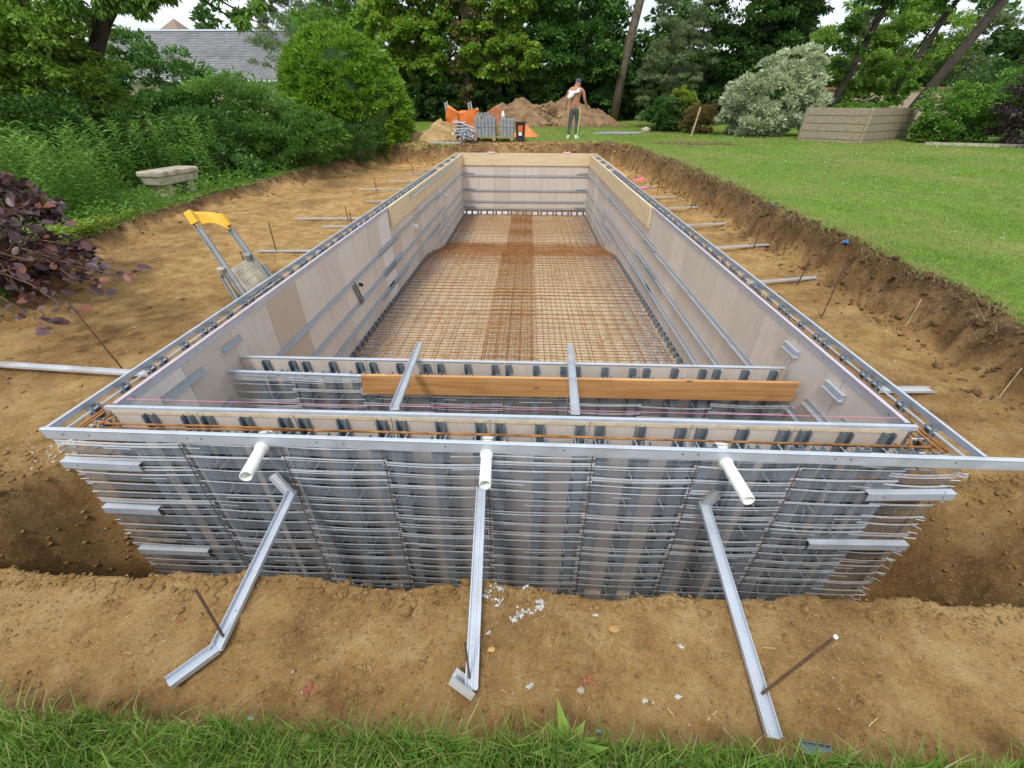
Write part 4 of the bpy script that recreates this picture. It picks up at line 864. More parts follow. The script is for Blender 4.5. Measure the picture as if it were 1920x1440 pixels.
# ------------------------------------------------------------------ reinforcing mats on the pool floor
BAR = {}
def bar_mesh(ln, axis_, r=.0043):
    k = (round(ln, 2), axis_)
    if k not in BAR:
        mb = MB(); d = (ln, 0, 0) if axis_ == 0 else (0, ln, 0); n_ = 5; rr = random.Random(int(ln*100)+axis_)
        pts = [(d[0]*i/n_, d[1]*i/n_, rr.uniform(-.004, .004)) for i in range(n_+1)]; mb.tube(pts, r, 5); me = mb.mesh('bar'); me.materials.append(MT['rust']); BAR[k] = me
    return BAR[k]
def mat_(label, x0, x1, y0, y1, z0, z1, gap=.15, jit=0):
    t = thing('rebar_mat', label, 'rebar mat', (x0, y0, z0), 'welded rebar mats on the pool floor'); ln = math.hypot(y1-y0, z1-z0); t.rotation_euler = (math.atan2(z1-z0, y1-y0), 0, jit)
    n = int(ln/gap); m = int((x1-x0)/gap)
    for i in range(n+1):
        o = obj('bar', bar_mesh(x1-x0, 0), None, t); o.location = (random.uniform(-.01, .01), i*gap+.02, 0)
    for i in range(m+1):
        o = obj('bar', bar_mesh(ln, 1), None, t); o.location = (i*gap+.02, random.uniform(-.01, .01), .009)
for (nm_, y0, y1, za, zb) in (('shallow end', 1.25, 7.65, -1.23, -1.355), ('sloping step', 7.05, 9.5, -1.33, -1.70), ('far end', 8.9, 13.28, -1.69, -1.715)):
    for (side, x0, x1, dz) in (('left', -1.93, .27, 0), ('right', -.42, 1.93, .018)):
        mat_('rusty rebar mat on the %s of the %s, lower layer' % (side, nm_), x0, x1, y0, y1, za+dz, zb+dz, .15, 0)
        mat_('rusty rebar mat on the %s of the %s, upper layer' % (side, nm_), x0+.05, x1-.02, y0+.05, y1-.04, za+.055+dz, zb+.055+dz, .155, .004)
mb = MB()
for k_ in range(140):    # loose tie wires
    x = random.uniform(-1.7, 1.7); y = random.uniform(1.6, 8); z = float(floorz(y))+.03; t_ = random.random()*6.28; l = random.uniform(.05, .22); mb.tube([(x, y, z), (x+l*.5*math.cos(t_), y+l*.5*math.sin(t_), z+random.uniform(.02, .08)), (x+l*math.cos(t_+.4), y+l*math.sin(t_+.4), z+.03)], .0028, 4)
solo('tie_wires', mb, MT['rust'], 'bits of rusty tie wire scattered over the rebar mats', 'wire', kind='stuff')
# starter bars along the floor edges
for (sx, pr) in ((-1, lf), (1, rg)):
    mb = MB(); y = 1.3
    while y < 13.2:
        z = float(floorz(y)); mb.box(min(sx*1.985, sx*1.955), max(sx*1.985, sx*1.955), y, y+.045, z-.02, z+.055); y += .15
    part('edge_clips', mb, MT['stud'], pr, kind='stuff')
# dark board edge behind the gap at far wall: outer skin seen through the gap
# ------------------------------------------------------------------ ladder with the yellow top
t = thing('folded_ladder', 'short folded aluminium step ladder with yellow top leaning on the left rim', 'ladder', (-2.9, 2.7, -.38))
def lrail(a, b, w_=.055, mt='alu', nm='rail'): mb = MB(); mb.sweep(a, b, [(-w_/2, 0), (w_/2, 0), (w_/2, .03), (w_/2-.006, .03), (w_/2-.006, .006), (-w_/2+.006, .006), (-w_/2+.006, .03), (-w_/2, .03)], (.3, -1, 0)); part(nm, mb, MT[mt], t)
A0, A1 = Vector((-3.15, 2.72, .37)), Vector((-2.73, 2.50, -.40)); B0, B1 = Vector((-2.98, 2.92, .30)), Vector((-2.60, 2.80, -.37))
lrail(A0, A1); lrail(B0, B1); lrail(A0.lerp(A1, .62)+Vector((-.06, -.02, -.03)), A1+Vector((-.09, -.02, -.02)), .045, 'alu', 'rear_leg'); lrail(B0.lerp(B1, .62)+Vector((.05, .03, -.02)), B1+Vector((.05, .03, -.02)), .04, 'alu', 'rear_leg')
# perforated platform
pa, pb, pc, pd = A0.lerp(A1, .60)+Vector((.03, 0, 0)), B0.lerp(B1, .52)+Vector((-.02, 0, 0)), B1+Vector((-.02, 0, .08)), A1+Vector((.03, 0, .05))
mb = MB(); nrm = (pb-pa).cross(pd-pa).normalized()*.012; mb.add([pa, pb, pc, pd, pa+nrm, pb+nrm, pc+nrm, pd+nrm], [(0, 1, 2, 3), (4, 7, 6, 5), (0, 4, 5, 1), (1, 5, 6, 2), (2, 6, 7, 3), (3, 7, 4, 0)]); part('platform', mb, MT['stone'], t)
mb = MB(); nn_ = nrm if nrm.y < 0 else -nrm; un = nn_.normalized()
for i in range(7):
    for j in range(8):
        if i in (3,) and j % 2: continue
        p = pa.lerp(pb, (i+.7)/7.6).lerp(pd.lerp(pc, (i+.7)/7.6), (j+.6)/8.4)+un*.0135; e1 = (pb-pa).normalized()*.006; e2 = (pd-pa).normalized()*.006; mb.add([p-e1, p-e2, p+e1, p+e2], [(0, 1, 2, 3)])
part('hole', mb, MT['dark'], t, kind='stuff')
mb = MB(); a_ = A0.lerp(A1, .60); mb.tube([a_+Vector((-.05, -.03, -.04)), a_+Vector((-.04, -.04, .02))], .035, 12); part('hinge', mb, MT['stone'], t); b_ = B0.lerp(B1, .52); mb = MB(); mb.tube([b_+Vector((-.03, -.03, -.02)), b_+Vector((-.02, -.04, .04))], .035, 12); part('hinge', mb, MT['alu'], t)
# yellow tray: curved bridging cap
mb = MB(); n_ = 10; vs = []
mid = (A0+B0)/2; dirn = (B0-A0); upl = (A0-A1).normalized()
for i in range(n_+1):
    s = i/n_; c = A0.lerp(B0, s)*1.0; bul = math.sin(math.pi*s); base = c+Vector((-.02, .05, .0))*bul
    q = .085-.045*bul
    top = base+upl*(.045+.0*bul); low = base-upl*q
    vs += [low+Vector((.015, -.04, 0)), top+Vector((0, -.045, 0)), top+Vector((-.01, .075, .0)), low+Vector((.01, .05, 0))]
vs2 = []
# extend sleeves over both rails
for e, c in ((-.08, A0), (1.08, B0)): pass
mb.add(vs, [(4*i+a_, 4*i+b_, 4*(i+1)+b_, 4*(i+1)+a_) for i in range(n_) for a_, b_ in ((0, 1), (1, 2), (2, 3), (3, 0))]+[(0, 1, 2, 3), (4*n_+3, 4*n_+2, 4*n_+1, 4*n_)])
part('tray', mb, MT['yellow'], t)
for c, e in ((A0, A1), (B0, B1)):
    d_ = (e-c).normalized(); mb = MB(); mb.sweep(c-d_*.06, c+d_*.06, [(-.035, -.012), (.035, -.012), (.035, .04), (-.035, .04)], (.3, -1, 0)); part('sleeve', mb, MT['yellow'], t)

# ------------------------------------------------------------------ stone bench
bz = gz(-6.55, 7.0)+.0
t = thing('stone_bench', 'weathered stone garden bench on two block legs at the foot of the weeds', 'bench', (-6.55, 7.0, bz)); t.rotation_euler = (0, 0, 0)
def rotbox(cx, cy, ang, l, w_, z0, z1, taper=0):
    c, s = math.cos(ang), math.sin(ang); vs = []
    for z, k in ((z0, 1-taper), (z1, 1)):
        for a_, b_ in ((-1, -1), (1, -1), (1, 1), (-1, 1)): q = a_*l/2*k; r_ = b_*w_/2*k; vs.append((cx+q*c-r_*s, cy+q*s+r_*c, z))
    mb = MB(); mb.add(vs, [(0, 3, 2, 1), (4, 5, 6, 7), (0, 1, 5, 4), (1, 2, 6, 5), (2, 3, 7, 6), (3, 0, 4, 7)]); return mb
BA = math.radians(84)
bevel(part('seat', rotbox(-6.62, 7.05, BA, .96, .46, bz+.33, bz+.43), MT['stone'], t), .035, 4)
bevel(part('seat_moulding', rotbox(-6.62, 7.05, BA, .92, .40, bz+.20, bz+.332, .06), MT['stone'], t), .015, 2)
for q in (-.26, .26): bevel(part('leg', rotbox(-6.62+q*math.cos(BA), 7.05+q*math.sin(BA), BA, .15, .30, bz-.14, bz+.205, -.12), MT['stone'], t), .015, 2)

# ------------------------------------------------------------------ far end: heaps, pallet, bags, person
def heap(name, label, cx, cy, rx, ry, peaks, mat, seed, base=.0, res=90):
    u = np.linspace(-1.15, 1.15, res); Xh, Yh = np.meshgrid(cx+u*rx, cy+u*ry); q = ((Xh-cx)/rx)**2+((Yh-cy)/ry)**2
    Zh = np.zeros_like(Xh)
    for (px, py, r, h) in peaks: Zh = np.maximum(Zh, h*np.clip(1-np.hypot(Xh-px, (Yh-py)*1.0)/r, 0, 1)**.95)
    Zh = Zh*ss((1.12-q)/.5)+(fbm(Xh*1.6, Yh*1.6, seed, 5)*.20+fbm(Xh*5, Yh*5, seed+1, 4)*.11+fbm(Xh*14, Yh*14, seed+3, 2)*.05)*ss(Zh/.3)*(Zh > .02)
    Zw = terr(Xh, Yh)-.06+Zh; a = np.meshgrid(np.arange(res-1), np.arange(res-1)); a = (a[1]*res+a[0]).ravel()
    o = obj(name, np_mesh(name, np.stack([Xh, Yh, Zw], -1).reshape(-1, 3), np.stack([a, a+1, a+res+1, a+res], 1), True), mat); return tagp(o, label, 'earth heap')
heap('spoil_heap', 'large brown spoil heap with two humps behind the shirtless worker', .9, 25, 4.4, 2.6, [(-1.3, 25, 2.3, .95), (-.3, 24.8, 2.6, 1.25), (1.2, 25.2, 2.5, 1.1), (2.1, 25.0, 2.0, 1.5), (2.5, 25, 2.6, 1.15), (3.6, 25, 1.8, .55)], MT['spoil'], 200, res=150)
heap('spoil_heap', 'small yellow earth heap left of the grey block pallet', -3.1, 15.6, 1.75, 1.3, [(-3.0, 15.5, 1.0, .66), (-3.9, 15.7, .85, .38), (-2.3, 15.3, .8, .3)], MT['sand'], 230, res=110)
n = 800; x = rng.normal(.9, 2.0, n); y = rng.uniform(22.3, 24.3, n); rocks('spoil_clods', x, y, .03+.06*rng.random(n)**3, MT['spoil'], 'clods at the foot of the large spoil heap', 'clods', z=terr(x, y)+np.clip((y-22.6)*.55, 0, 2)*np.clip(1-np.abs(x-.9)/3.2, 0, 1))
n = 600; x = rng.normal(-3.1, .75, n); y = rng.uniform(14.3, 15.4, n); rocks('sand_clods', x, y, .012+.03*rng.random(n)**3, MT['sand'], 'lumps at the foot of the small yellow heap', 'clods', z=terr(x, y)+np.clip((y-14.6)*.45, 0, 1)*np.clip(1-np.abs(x+3.1)/1.1, 0, 1))
# pallet with blocks
gb = gz(-1.1, 15.1)
t = thing('pallet', 'low wooden pallet carrying grey concrete blocks', 'pallet', (-1.05, 15.1, gb)); gb += .01
for i in range(5): mb = MB(); mb.box(-1.75+.0, -.42, 14.72+i*.17, 14.82+i*.17, gb+.10, gb+.122); part('deck_board', mb, MT['palette'], t)
for q in (-1.74, -1.13, -.53): mb = MB(); mb.box(q, q+.1, 14.72, 15.5, gb, gb+.098); part('bearer', mb, MT['palette'], t)
ORD = ['first', 'second', 'third', 'fourth', 'fifth', 'sixth', 'seventh', 'eighth', 'ninth', 'tenth']
k_ = 0
for i in range(11):
    if i == 6: continue
    x = -1.73+i*.118+(.0 if i < 6 else .02); hh = [.52, .56, .5, .53, .55, .51][i % 6] if i < 6 else .50
    for lv, (za, zb_) in enumerate(((0, .25), (.254, hh))):
        mb = MB(); y = 14.80+random.uniform(-.012, .012); mb.box(x, x+.108, y, y+.6, gb+.125+za, gb+.125+zb_)
        bevel(solo('concrete_block', mb, MT['block'], 'grey block on the pallet, %s tier, %s from the left' % (('lower', 'upper')[lv], ORD[k_]), 'block', 'grey blocks stacked on the pallet'), .006)
    k_ += 1
t = thing('block_tray', 'small grey tray of blocks lying on top of the left stack', 'tray', (-1.4, 14.95, gb+.66))
mb = MB(); mb.box(-1.64, -1.20, 14.82, 15.1, gb+.68, gb+.70); part('tray_base', mb, MT['block'], t)
for i in range(4): mb = MB(); mb.box(-1.63+i*.11, -1.54+i*.11, 14.83, 15.08, gb+.701, gb+.79); part('block', mb, MT['block'], t)
mb = MB(); mb.tube([(-.78, 14.95, gb+.63), (-.78, 14.95, gb+.76), (-.78, 14.95, gb+.79), (-.78, 14.95, gb+.84)], [.055, .055, .03, .03], 12); solo('white_jar', mb, MT['white'], 'white plastic jar standing on the right block stack', 'jar', smooth=True)
t = thing('tool_box', 'black plastic box with red and white label beside the pallet', 'box', (-.2, 15.0, gb))
mb = MB(); a = [(-.36, 14.82), (-.04, 14.82), (-.04, 15.12), (-.36, 15.12)]; mb.add([(q*1.0+(.02 if q < -.2 else -.02), r_, gb) for q, r_ in a]+[(q, r_, gb+.5) for q, r_ in a], [(0, 3, 2, 1), (4, 5, 6, 7), (0, 1, 5, 4), (1, 2, 6, 5), (2, 3, 7, 6), (3, 0, 4, 7)]); part('body', mb, MT['blackplastic'], t)
mb = MB(); mb.box(-.39, -.01, 14.79, 15.15, gb+.501, gb+.54); part('lid', mb, MT['blackplastic'], t)
mb = MB(); mb.box(-.27, -.13, 14.812, 14.817, gb+.26, gb+.44); part('red_label', mb, MT['redplastic'], t); mb = MB(); mb.box(-.26, -.15, 14.811, 14.816, gb+.15, gb+.25); part('white_label', mb, MT['white'], t)
# bundle of metal profiles
for i in range(16):
    z = gb+.05+.045*(i//3)+.02*random.random(); a = Vector((-2.35+random.uniform(-.06, .1), 14.9+.09*(i % 5), z+.10+.012*i)); b = Vector((-1.80+random.uniform(-.06, .05), 14.62+.06*(i % 4), z-.02+.006*i)); mb = MB(); mb.sweep(a, b, Up(.07, .03, .004)); solo('metal_profile', mb, MT['alu2'] if i % 3 else MT['strip'], 'short galvanised profile in the tangled pile between yellow heap and blocks', 'metal profile', 'loose galvanised profiles in the pile left of the pallet')
for i in range(5):
    mb = MB(); mb.box(-2.48+.03*i, -2.02+.04*i, 14.82-.05*i, 15.2-.05*i, gb+.50-.085*i, gb+.53-.085*i); solo('metal_sheet', mb, MT['alu2'] if i % 2 else MT['rail'], 'stacked grey metal sheet leaning at the top left of the profile pile', 'metal sheet', 'metal sheets on the profile pile')
mb = MB()
for i in range(90): p = Vector((-1.98+random.gauss(0, .16), 14.5+random.gauss(0, .1), gb+.02+random.random()*.32)); d = Vector(rdir(1)[0])*.09; mb.sweep(p, p+d, [(-.012, 0), (.012, 0), (.012, .004), (-.012, .004)])
solo('crumpled_strapping', mb, MT['rail'], 'crumpled shiny strapping heaped in front of the metal profiles', 'strapping', kind='stuff')
# orange bag
ob = gz(-2.3, 18)
t = thing('bulk_bag', 'slumped orange builders bulk bag with grey loops behind the blocks', 'bag', (-2.55, 18, ob))
u = 26; vs = []; lev = 9
for j in range(lev+1):
    for i in range(u):
        a = 6.283*i/u; sq = 1/max(abs(math.cos(a)), abs(math.sin(a)))**.8; w1 = .74*(1+.05*math.sin(j*1.4))*(1-.04*j/lev); q = j/lev
        zt = q*(.82+.14*max(0, -math.cos(a))**3+.05*math.cos(a*2)+.05*math.sin(a*5)); wr = 1+.035*math.sin(a*9+j*.9)+.03*math.sin(a*4-j)
        vs.append((-2.52+math.cos(a)*sq*w1*wr*.86, 18+math.sin(a)*sq*.42*wr, ob+zt))
mb = MB(); mb.add(vs, [(j*u+i, j*u+(i+1) % u, (j+1)*u+(i+1) % u, (j+1)*u+i) for j in range(lev) for i in range(u)]); mb.add([vs[lev*u+i] for i in range(u)]+[(-2.52, 18, ob+.66)], [(i, (i+1) % u, u) for i in range(u)])
part('bag_body', mb, MT['orange'], t, smooth=True)
for x in (-3.12, -2.22): mb = MB(); mb.tube([(x, 17.75, ob+.8), (x-.03, 17.72, ob+1.04), (x+.05, 17.72, ob+1.10), (x+.1, 17.75, ob+.82)], .032, 6); part('lifting_loop', mb, MT['rail'], t)
mb = MB(); mb.box(-2.64, -2.615, 17.50, 17.53, ob, ob+.72); part('seam', mb, MT['stake'], t)
t = thing('hand_reel', 'orange spoked wheel standing beside the orange bag', 'wheel', (-1.25, 18, ob))
mb = MB(); c = Vector((-1.25, 17.9, ob+.48)); mb.tube([c+Vector((.30*math.cos(6.283*i/20), 0, .42*math.sin(6.283*i/20))) for i in range(21)], .022, 6); part('rim', mb, MT['redplastic'], t)
for i in range(6): a = math.pi*i/6; mb = MB(); mb.tube([c+Vector((.29*math.cos(a), 0, .41*math.sin(a))), c-Vector((.29*math.cos(a), 0, .41*math.sin(a)))], .012, 5); part('spoke', mb, MT['redplastic'], t)
mb = MB(); mb.tube([(-1.5, 18.05, ob), (-1.5, 18.05, ob+.75), (-1.1, 18.05, ob+.8), (-1.05, 18.05, ob+.02), (-.8, 18, ob+.02)], .022, 6); part('frame', mb, MT['redplastic'], t)
mb = MB(); vs = []; r_ = 9
for j in range(r_):
    for i in range(r_): x = -.62+i/(r_-1)*1.05; y = 16.2+j/(r_-1)*.7; q = 1-max(abs(i-4)/4., abs(j-4)/4.); vs.append((x, y, gz(x, y)+.02+.42*q*(.75+.35*math.sin(i*2.1+j*1.3))))
mb.add(vs, [(j*r_+i, j*r_+i+1, (j+1)*r_+i+1, (j+1)*r_+i) for j in range(r_-1) for i in range(r_-1)]); solo('orange_sheet', mb, MT['orange'], 'crumpled orange sheet heaped behind the black box', 'sheet')
# flat pipes and strip on the grass
for i in range(6):
    y = 17.75+.1*i; z = gz(3.2, y)+.025+.02*(i % 2); mb = MB(); mb.sweep((2.55+.12*i, y, z), (3.95+.12*i, y-.15, z), Up(.07, .03, .004)); solo('metal_profile', mb, MT['alu2'], 'long grey profile lying flat in the bundle on the far grass', 'metal profile', 'bundle of long grey profiles on the grass right of the worker')
mb = MB(); z = gz(-2.6, 14.3)+.03; mb.box(-3.15, -2.15, 14.28, 14.36, z, z+.03); solo('metal_strip', mb, MT['rail'], 'white strip lying on the far bank below the yellow heap', 'metal strip')
mb = MB(); z = gz(6.1, 17.2); mb.sweep((6.18, 17.2, z-.1), (6.32, 17.2, z+.92), [(-.025, -.025), (.025, -.025), (.025, .025), (-.025, .025)], (0, 1, 0)); solo('wooden_stake', mb, MT['palette'], 'pale wooden stake standing in front of the rusty-green bush', 'stake')
mb = MB(); J = 1+.1*rng.normal(size=(len(IV), 1)); mb.add(IV*J*np.array([.22, .15, .13])+np.array([5.0, 19.5, gz(5, 19.5)+.06]), IF); solo('boulder', mb, MT['stone'], 'pale boulder at the edge of the far grass by the shrubs', 'boulder', smooth=True)

# person ------------------------------------------------------------
def skin(name, nodes, edges, root=0, sub=2):
    b_ = bmesh.new(); ly = b_.verts.layers.skin.verify(); vs_ = [b_.verts.new(q[0]) for q in nodes]
    for i, q in enumerate(nodes):
        r = q[1]; vs_[i][ly].radius = r if isinstance(r, tuple) else (r, r); vs_[i][ly].use_root = (i == root)
    for e in edges: b_.edges.new((vs_[e[0]], vs_[e[1]]))
    me = bpy.data.meshes.new(name); b_.to_mesh(me); b_.free(); o = bpy.data.objects.new(name, me); C.objects.link(o); o.modifiers.new('skin', 'SKIN')
    s = o.modifiers.new('sub', 'SUBSURF'); s.levels = sub; s.render_levels = sub
    dg = bpy.context.evaluated_depsgraph_get(); dg.update(); ev = o.evaluated_get(dg); m2 = bpy.data.meshes.new_from_object(ev)
    bpy.data.objects.remove(o); return m2
PX, PY = 1.62, 15.8; pz = gz(PX, PY)
pt = thing('person', 'shirtless person seen from behind in navy cap and grey trousers with lime stripe', 'person', (PX, PY, pz)); 
N = [((0, 0, .95), (.15, .105)), ((0, -.01, 1.10), (.155, .105)), ((.01, -.02, 1.27), (.185, .12)), ((.02, -.01, 1.40), (.19, .11)), ((.04, .02, 1.48), (.075, .075)), ((.06, .04, 1.535), (.085, .09)), ((.07, .055, 1.615), (.10, .115)), ((.07, .06, 1.69), (.07, .08)),
     ((-.15, -.01, 1.42), .07), ((-.225, -.02, 1.37), .062), ((-.28, -.01, 1.12), .048), ((-.29, .04, .90), .034), ((-.29, .06, .83), (.022, .034)),
     ((.19, -.0, 1.41), .07), ((.26, .0, 1.36), .062), ((.325, .0, 1.12), .048), ((.425, .08, .94), .034), ((.46, .1, .88), (.022, .034)),
     ((-.095, 0, .88), .088), ((-.125, .02, .50), .055), ((-.155, -.03, .09), .038), ((.095, 0, .88), .088), ((.12, .05, .50), .055), ((.115, .02, .09), .038)]
Eg = [(0, 1), (1, 2), (2, 3), (3, 4), (4, 5), (5, 6), (6, 7), (3, 8), (8, 9), (9, 10), (10, 11), (11, 12), (3, 13), (13, 14), (14, 15), (15, 16), (16, 17), (0, 18), (18, 19), (19, 20), (0, 21), (21, 22), (22, 23)]
bm_ = skin('body', N, Eg); bb = bmesh.new(); bb.from_mesh(bm_)
def addmb(bb, mb):
    o = [bb.verts.new(v) for v in mb.v]
    for f in mb.f:
        try: bb.faces.new([o[i] for i in f])
        except ValueError: pass
for (hx, hy, hz, dx, dz, s) in ((-.29, .06, .83, -.005, -1, -1), (.46, .1, .88, .35, -1, 1)):
    h = Vector((hx, hy, hz)); d = Vector((dx, .15, dz)).normalized(); lat = Vector((0, 1, .1)).normalized(); inn = Vector((-s, 0, 0))
    for k, ln in enumerate((.062, .072, .068, .055)):
        b = h+lat*(.026-.017*k)+d*.03; mb = MB(); mb.tube([b-d*.02, b+d*ln*.45, b+d*ln*.8+inn*.012, b+d*ln*.95+inn*.025], [.0095, .009, .008, .006], 7); addmb(bb, mb)
    mb = MB(); b = h+lat*.03-d*.01; mb.tube([b, b+lat*.025+d*.02, b+lat*.03+d*.045+inn*.01], [.011, .010, .007], 7); addmb(bb, mb)
for s in (-1, 1): mb = MB(); mb.tube([(.075+s*.068, .045, 1.655), (.075+s*.082, .038, 1.675), (.075+s*.078, .04, 1.70)], [.012, .016, .01], 7); addmb(bb, mb)
mb = MB(); mb.tube([(.08, .135, 1.70), (.08, .165, 1.665), (.08, .14, 1.655)], [.008, .014, .008], 6); addmb(bb, mb)
for s in (-1, 1): mb = MB(); mb.tube([(.08+s*.03, .132, 1.70), (.08+s*.03, .142, 1.70)], [.012, .006], 6); addmb(bb, mb)
bb.to_mesh(bm_); bb.free(); bm_.polygons.foreach_set('use_smooth', [True]*len(bm_.polygons)); bm_.materials.clear(); obj('body', bm_, MT['skin'], pt)
N = [((0, 0, .97), (.14, .105)), ((0, 0, .90), (.145, .11)), ((-.085, 0, .80), .095), ((-.12, .02, .50), .07), ((-.14, 0, .3), .06), ((-.155, -.03, .10), .045), ((.095, 0, .80), .095), ((.12, .05, .50), .07), ((.118, .04, .3), .06), ((.115, .02, .10), .045)]
tm = skin('trousers', N, [(0, 1), (1, 2), (2, 3), (3, 4), (4, 5), (1, 6), (6, 7), (7, 8), (8, 9)]); tm.polygons.foreach_set('use_smooth', [True]*len(tm.polygons)); tm.materials.clear(); to = obj('trousers', tm, MT['greycloth'], pt)
mb = MB(); mb.tube([(.145, -.045, .95), (.185, -.045, .78), (.18, -.02, .52), (.165, -.02, .3), (.152, -.015, .1)], [.016, .02, .018, .016, .014], 8); o = obj('stripe', mb.mesh('stripe'), MT['lime'], to)
mb = MB(); mb.tube([(0, 0, .985), (0, 0, 1.02)], [.14, .138], 18); wm = mb.mesh('waistband'); wm.transform(Matrix.Diagonal((1, .75, 1, 1))); obj('waistband', wm, MT['blackplastic'], to)
for (x, y, a) in ((-.16, -.01, .1), (.13, .04, -.75)):
    vs = []; n_ = 12
    for z, kx, ky in ((0, .045, .13), (.03, .047, .135), (.06, .04, .115), (.09, .035, .06), (.11, .034, .05)):
        for i in range(n_): t_ = 6.283*i/n_; X_ = kx*math.cos(t_); Y_ = ky*math.sin(t_)+(.04 if z < .08 else -.03); vs.append((x+X_*math.cos(a)-Y_*math.sin(a), y+X_*math.sin(a)+Y_*math.cos(a), z))
    mb = MB(); mb.add(vs, [(j*n_+i, j*n_+(i+1) % n_, (j+1)*n_+(i+1) % n_, (j+1)*n_+i) for j in range(4) for i in range(n_)]+[tuple(range(4*n_, 5*n_))]); obj('shoe', mb.mesh('shoe'), MT['white'], pt, smooth=True)
vs = []; n_ = 18; c = Vector((.07, .052, 1.635))
for j in range(6):
    ph_ = j/5*math.pi/2
    for i in range(n_): a = 6.283*i/n_; vs.append((c.x+.088*math.cos(ph_)*math.cos(a), c.y+.106*math.cos(ph_)*math.sin(a), c.z+.10*math.sin(ph_)))
mb = MB(); mb.add(vs, [(j*n_+i, j*n_+(i+1) % n_, (j+1)*n_+(i+1) % n_, (j+1)*n_+i) for j in range(5) for i in range(n_)]); cp = obj('cap', mb.mesh('cap'), MT['navy'], pt, smooth=True)
mb = MB(); v0 = [(c.x+.07*math.cos(a), c.y+.085*math.sin(a), c.z+.0) for a in np.linspace(.5, 2.64, 9)]; v1 = [(c.x+.075*math.cos(a), c.y+.085*math.sin(a)+.075, c.z-.015) for a in np.linspace(.5, 2.64, 9)]; mb.add(v0+v1, [(i, i+1, i+10, i+9) for i in range(8)]); o = obj('visor', mb.mesh('visor'), MT['navy'], cp); m_ = o.modifiers.new('s', 'SOLIDIFY'); m_.thickness = .006
# shirt draped over the left shoulder
vs = []; nu, nv = 12, 9
for i in range(nu):
    for j in range(nv):
        u_ = i/(nu-1); v = j/(nv-1)
        x = .12-.38*u_+.03*math.sin(v*7); z = 1.445-.05*u_-(v*.25)*(0.2+.85*u_)+.02*math.sin(u_*9+v*4); y = -.085-.05*math.sin(v*2.4)-.012*math.sin(u_*13+v*5)+(.05 if v < .12 else 0)
        if u_ > .65: y += .03*(u_-.65)/.35
        vs.append((x, y-.045*v, z))
mb = MB(); mb.add(vs, [(i*nv+j, (i+1)*nv+j, (i+1)*nv+j+1, i*nv+j+1) for i in range(nu-1) for j in range(nv-1)]); o = obj('draped_shirt', mb.mesh('draped_shirt'), MT['white'], pt, smooth=True); m_ = o.modifiers.new('s', 'SOLIDIFY'); m_.thickness = .018

# ------------------------------------------------------------------ buildings
def bldg_long():
    t = thing('slate_roof_house', 'long low house with grey slate roof behind the left shrubs', 'house', (-20, 30, .3))
    x0, x1 = -27.0, -14.6; y0, y1, yr = 28.0, 35.0, 31.5; ze, zr, zg = 2.35, 5.0, 0
    mb = MB(); mb.add([(x0, y0+.3, zg), (x1, y0+.3, zg), (x1, y0+.3, ze), (x0, y0+.3, ze), (x0, y1-.3, zg), (x1, y1-.3, zg), (x1, y1-.3, ze), (x0, y1-.3, ze), (x0, yr, zr-.12), (x1, yr, zr-.12)], [(0, 1, 2, 3), (5, 4, 7, 6), (1, 5, 6, 9, 2), (4, 0, 3, 8, 7)]); part('wall', mb, MT['render'], t)
    # slates: each course is a lapped strip with uneven tiles
    nc = 30; mb = MB(); rr = random.Random(4)
    for c_ in range(nc):
        a = c_/nc; b = (c_+1.35)/nc; ya = y0+(yr-y0)*a; yb = y0+(yr-y0)*min(1, b); za = ze+(zr-ze)*a+.03; zb_ = ze+(zr-ze)*min(1, b)+.004; x = x0-.15-(.15 if c_ % 2 else 0)
        while x < x1+.12:
            w_ = .30; e = rr.uniform(-.006, .012); xe = min(x+w_-.008, x1+.15); mb.add([(max(x, x0-.15), ya, za+e), (xe, ya, za+e), (xe, yb, zb_), (max(x, x0-.15), yb, zb_)], [(0, 1, 2, 3)]); x += w_
    part('slates', mb, MT['slate'], t, kind='stuff')
    mb = MB(); mb.add([(x0-.15, y0, ze-.02), (x1+.15, y0, ze-.02), (x1+.15, yr, zr-.02), (x0-.15, yr, zr-.02), (x0-.15, y1, ze-.02), (x1+.15, y1, ze-.02)], [(0, 1, 2, 3), (3, 2, 5, 4)]); part('roof', mb, MT['slate'], t)
    mb = MB(); mb.sweep((x0-.2, yr, zr+.02), (x1+.2, yr, zr+.02), [(-.12, -.04), (.12, -.04), (0, .06)]); part('ridge', mb, MT['alu2'], t)
    mb = MB(); mb.tube([(x0-.1, y0-.08, ze-.02), (x1+.1, y0-.08, ze-.02)], .06, 8); part('gutter', mb, MT['alu2'], t)
bldg_long()
t = thing('stone_gable_house', 'brown tall-roofed house peeking above the slate roof, top left', 'house', (-30, 45, .3))
mb = MB(); mb.add([(-34, 44, 0), (-30, 44, 0), (-30, 44, 5.2), (-34, 44, 5.2), (-34, 50, 0), (-30, 50, 0), (-30, 50, 5.2), (-34, 50, 5.2)], [(0, 1, 2, 3), (1, 5, 6, 2), (5, 4, 7, 6), (4, 0, 3, 7)]); part('wall', mb, MT['render'], t)
mb = MB(); mb.add([(-34.2, 43.8, 5.2), (-29.8, 43.8, 5.2), (-29.8, 50.2, 5.2), (-34.2, 50.2, 5.2), (-32, 47, 7.6)], [(0, 1, 4), (1, 2, 4), (2, 3, 4), (3, 0, 4)]); part('roof', mb, simple('brown_roof', (.26, .19, .14), .8), t)
t = thing('low_wall', 'low rendered garden wall with a red coping behind the right trees', 'wall', (27, 32, .3))
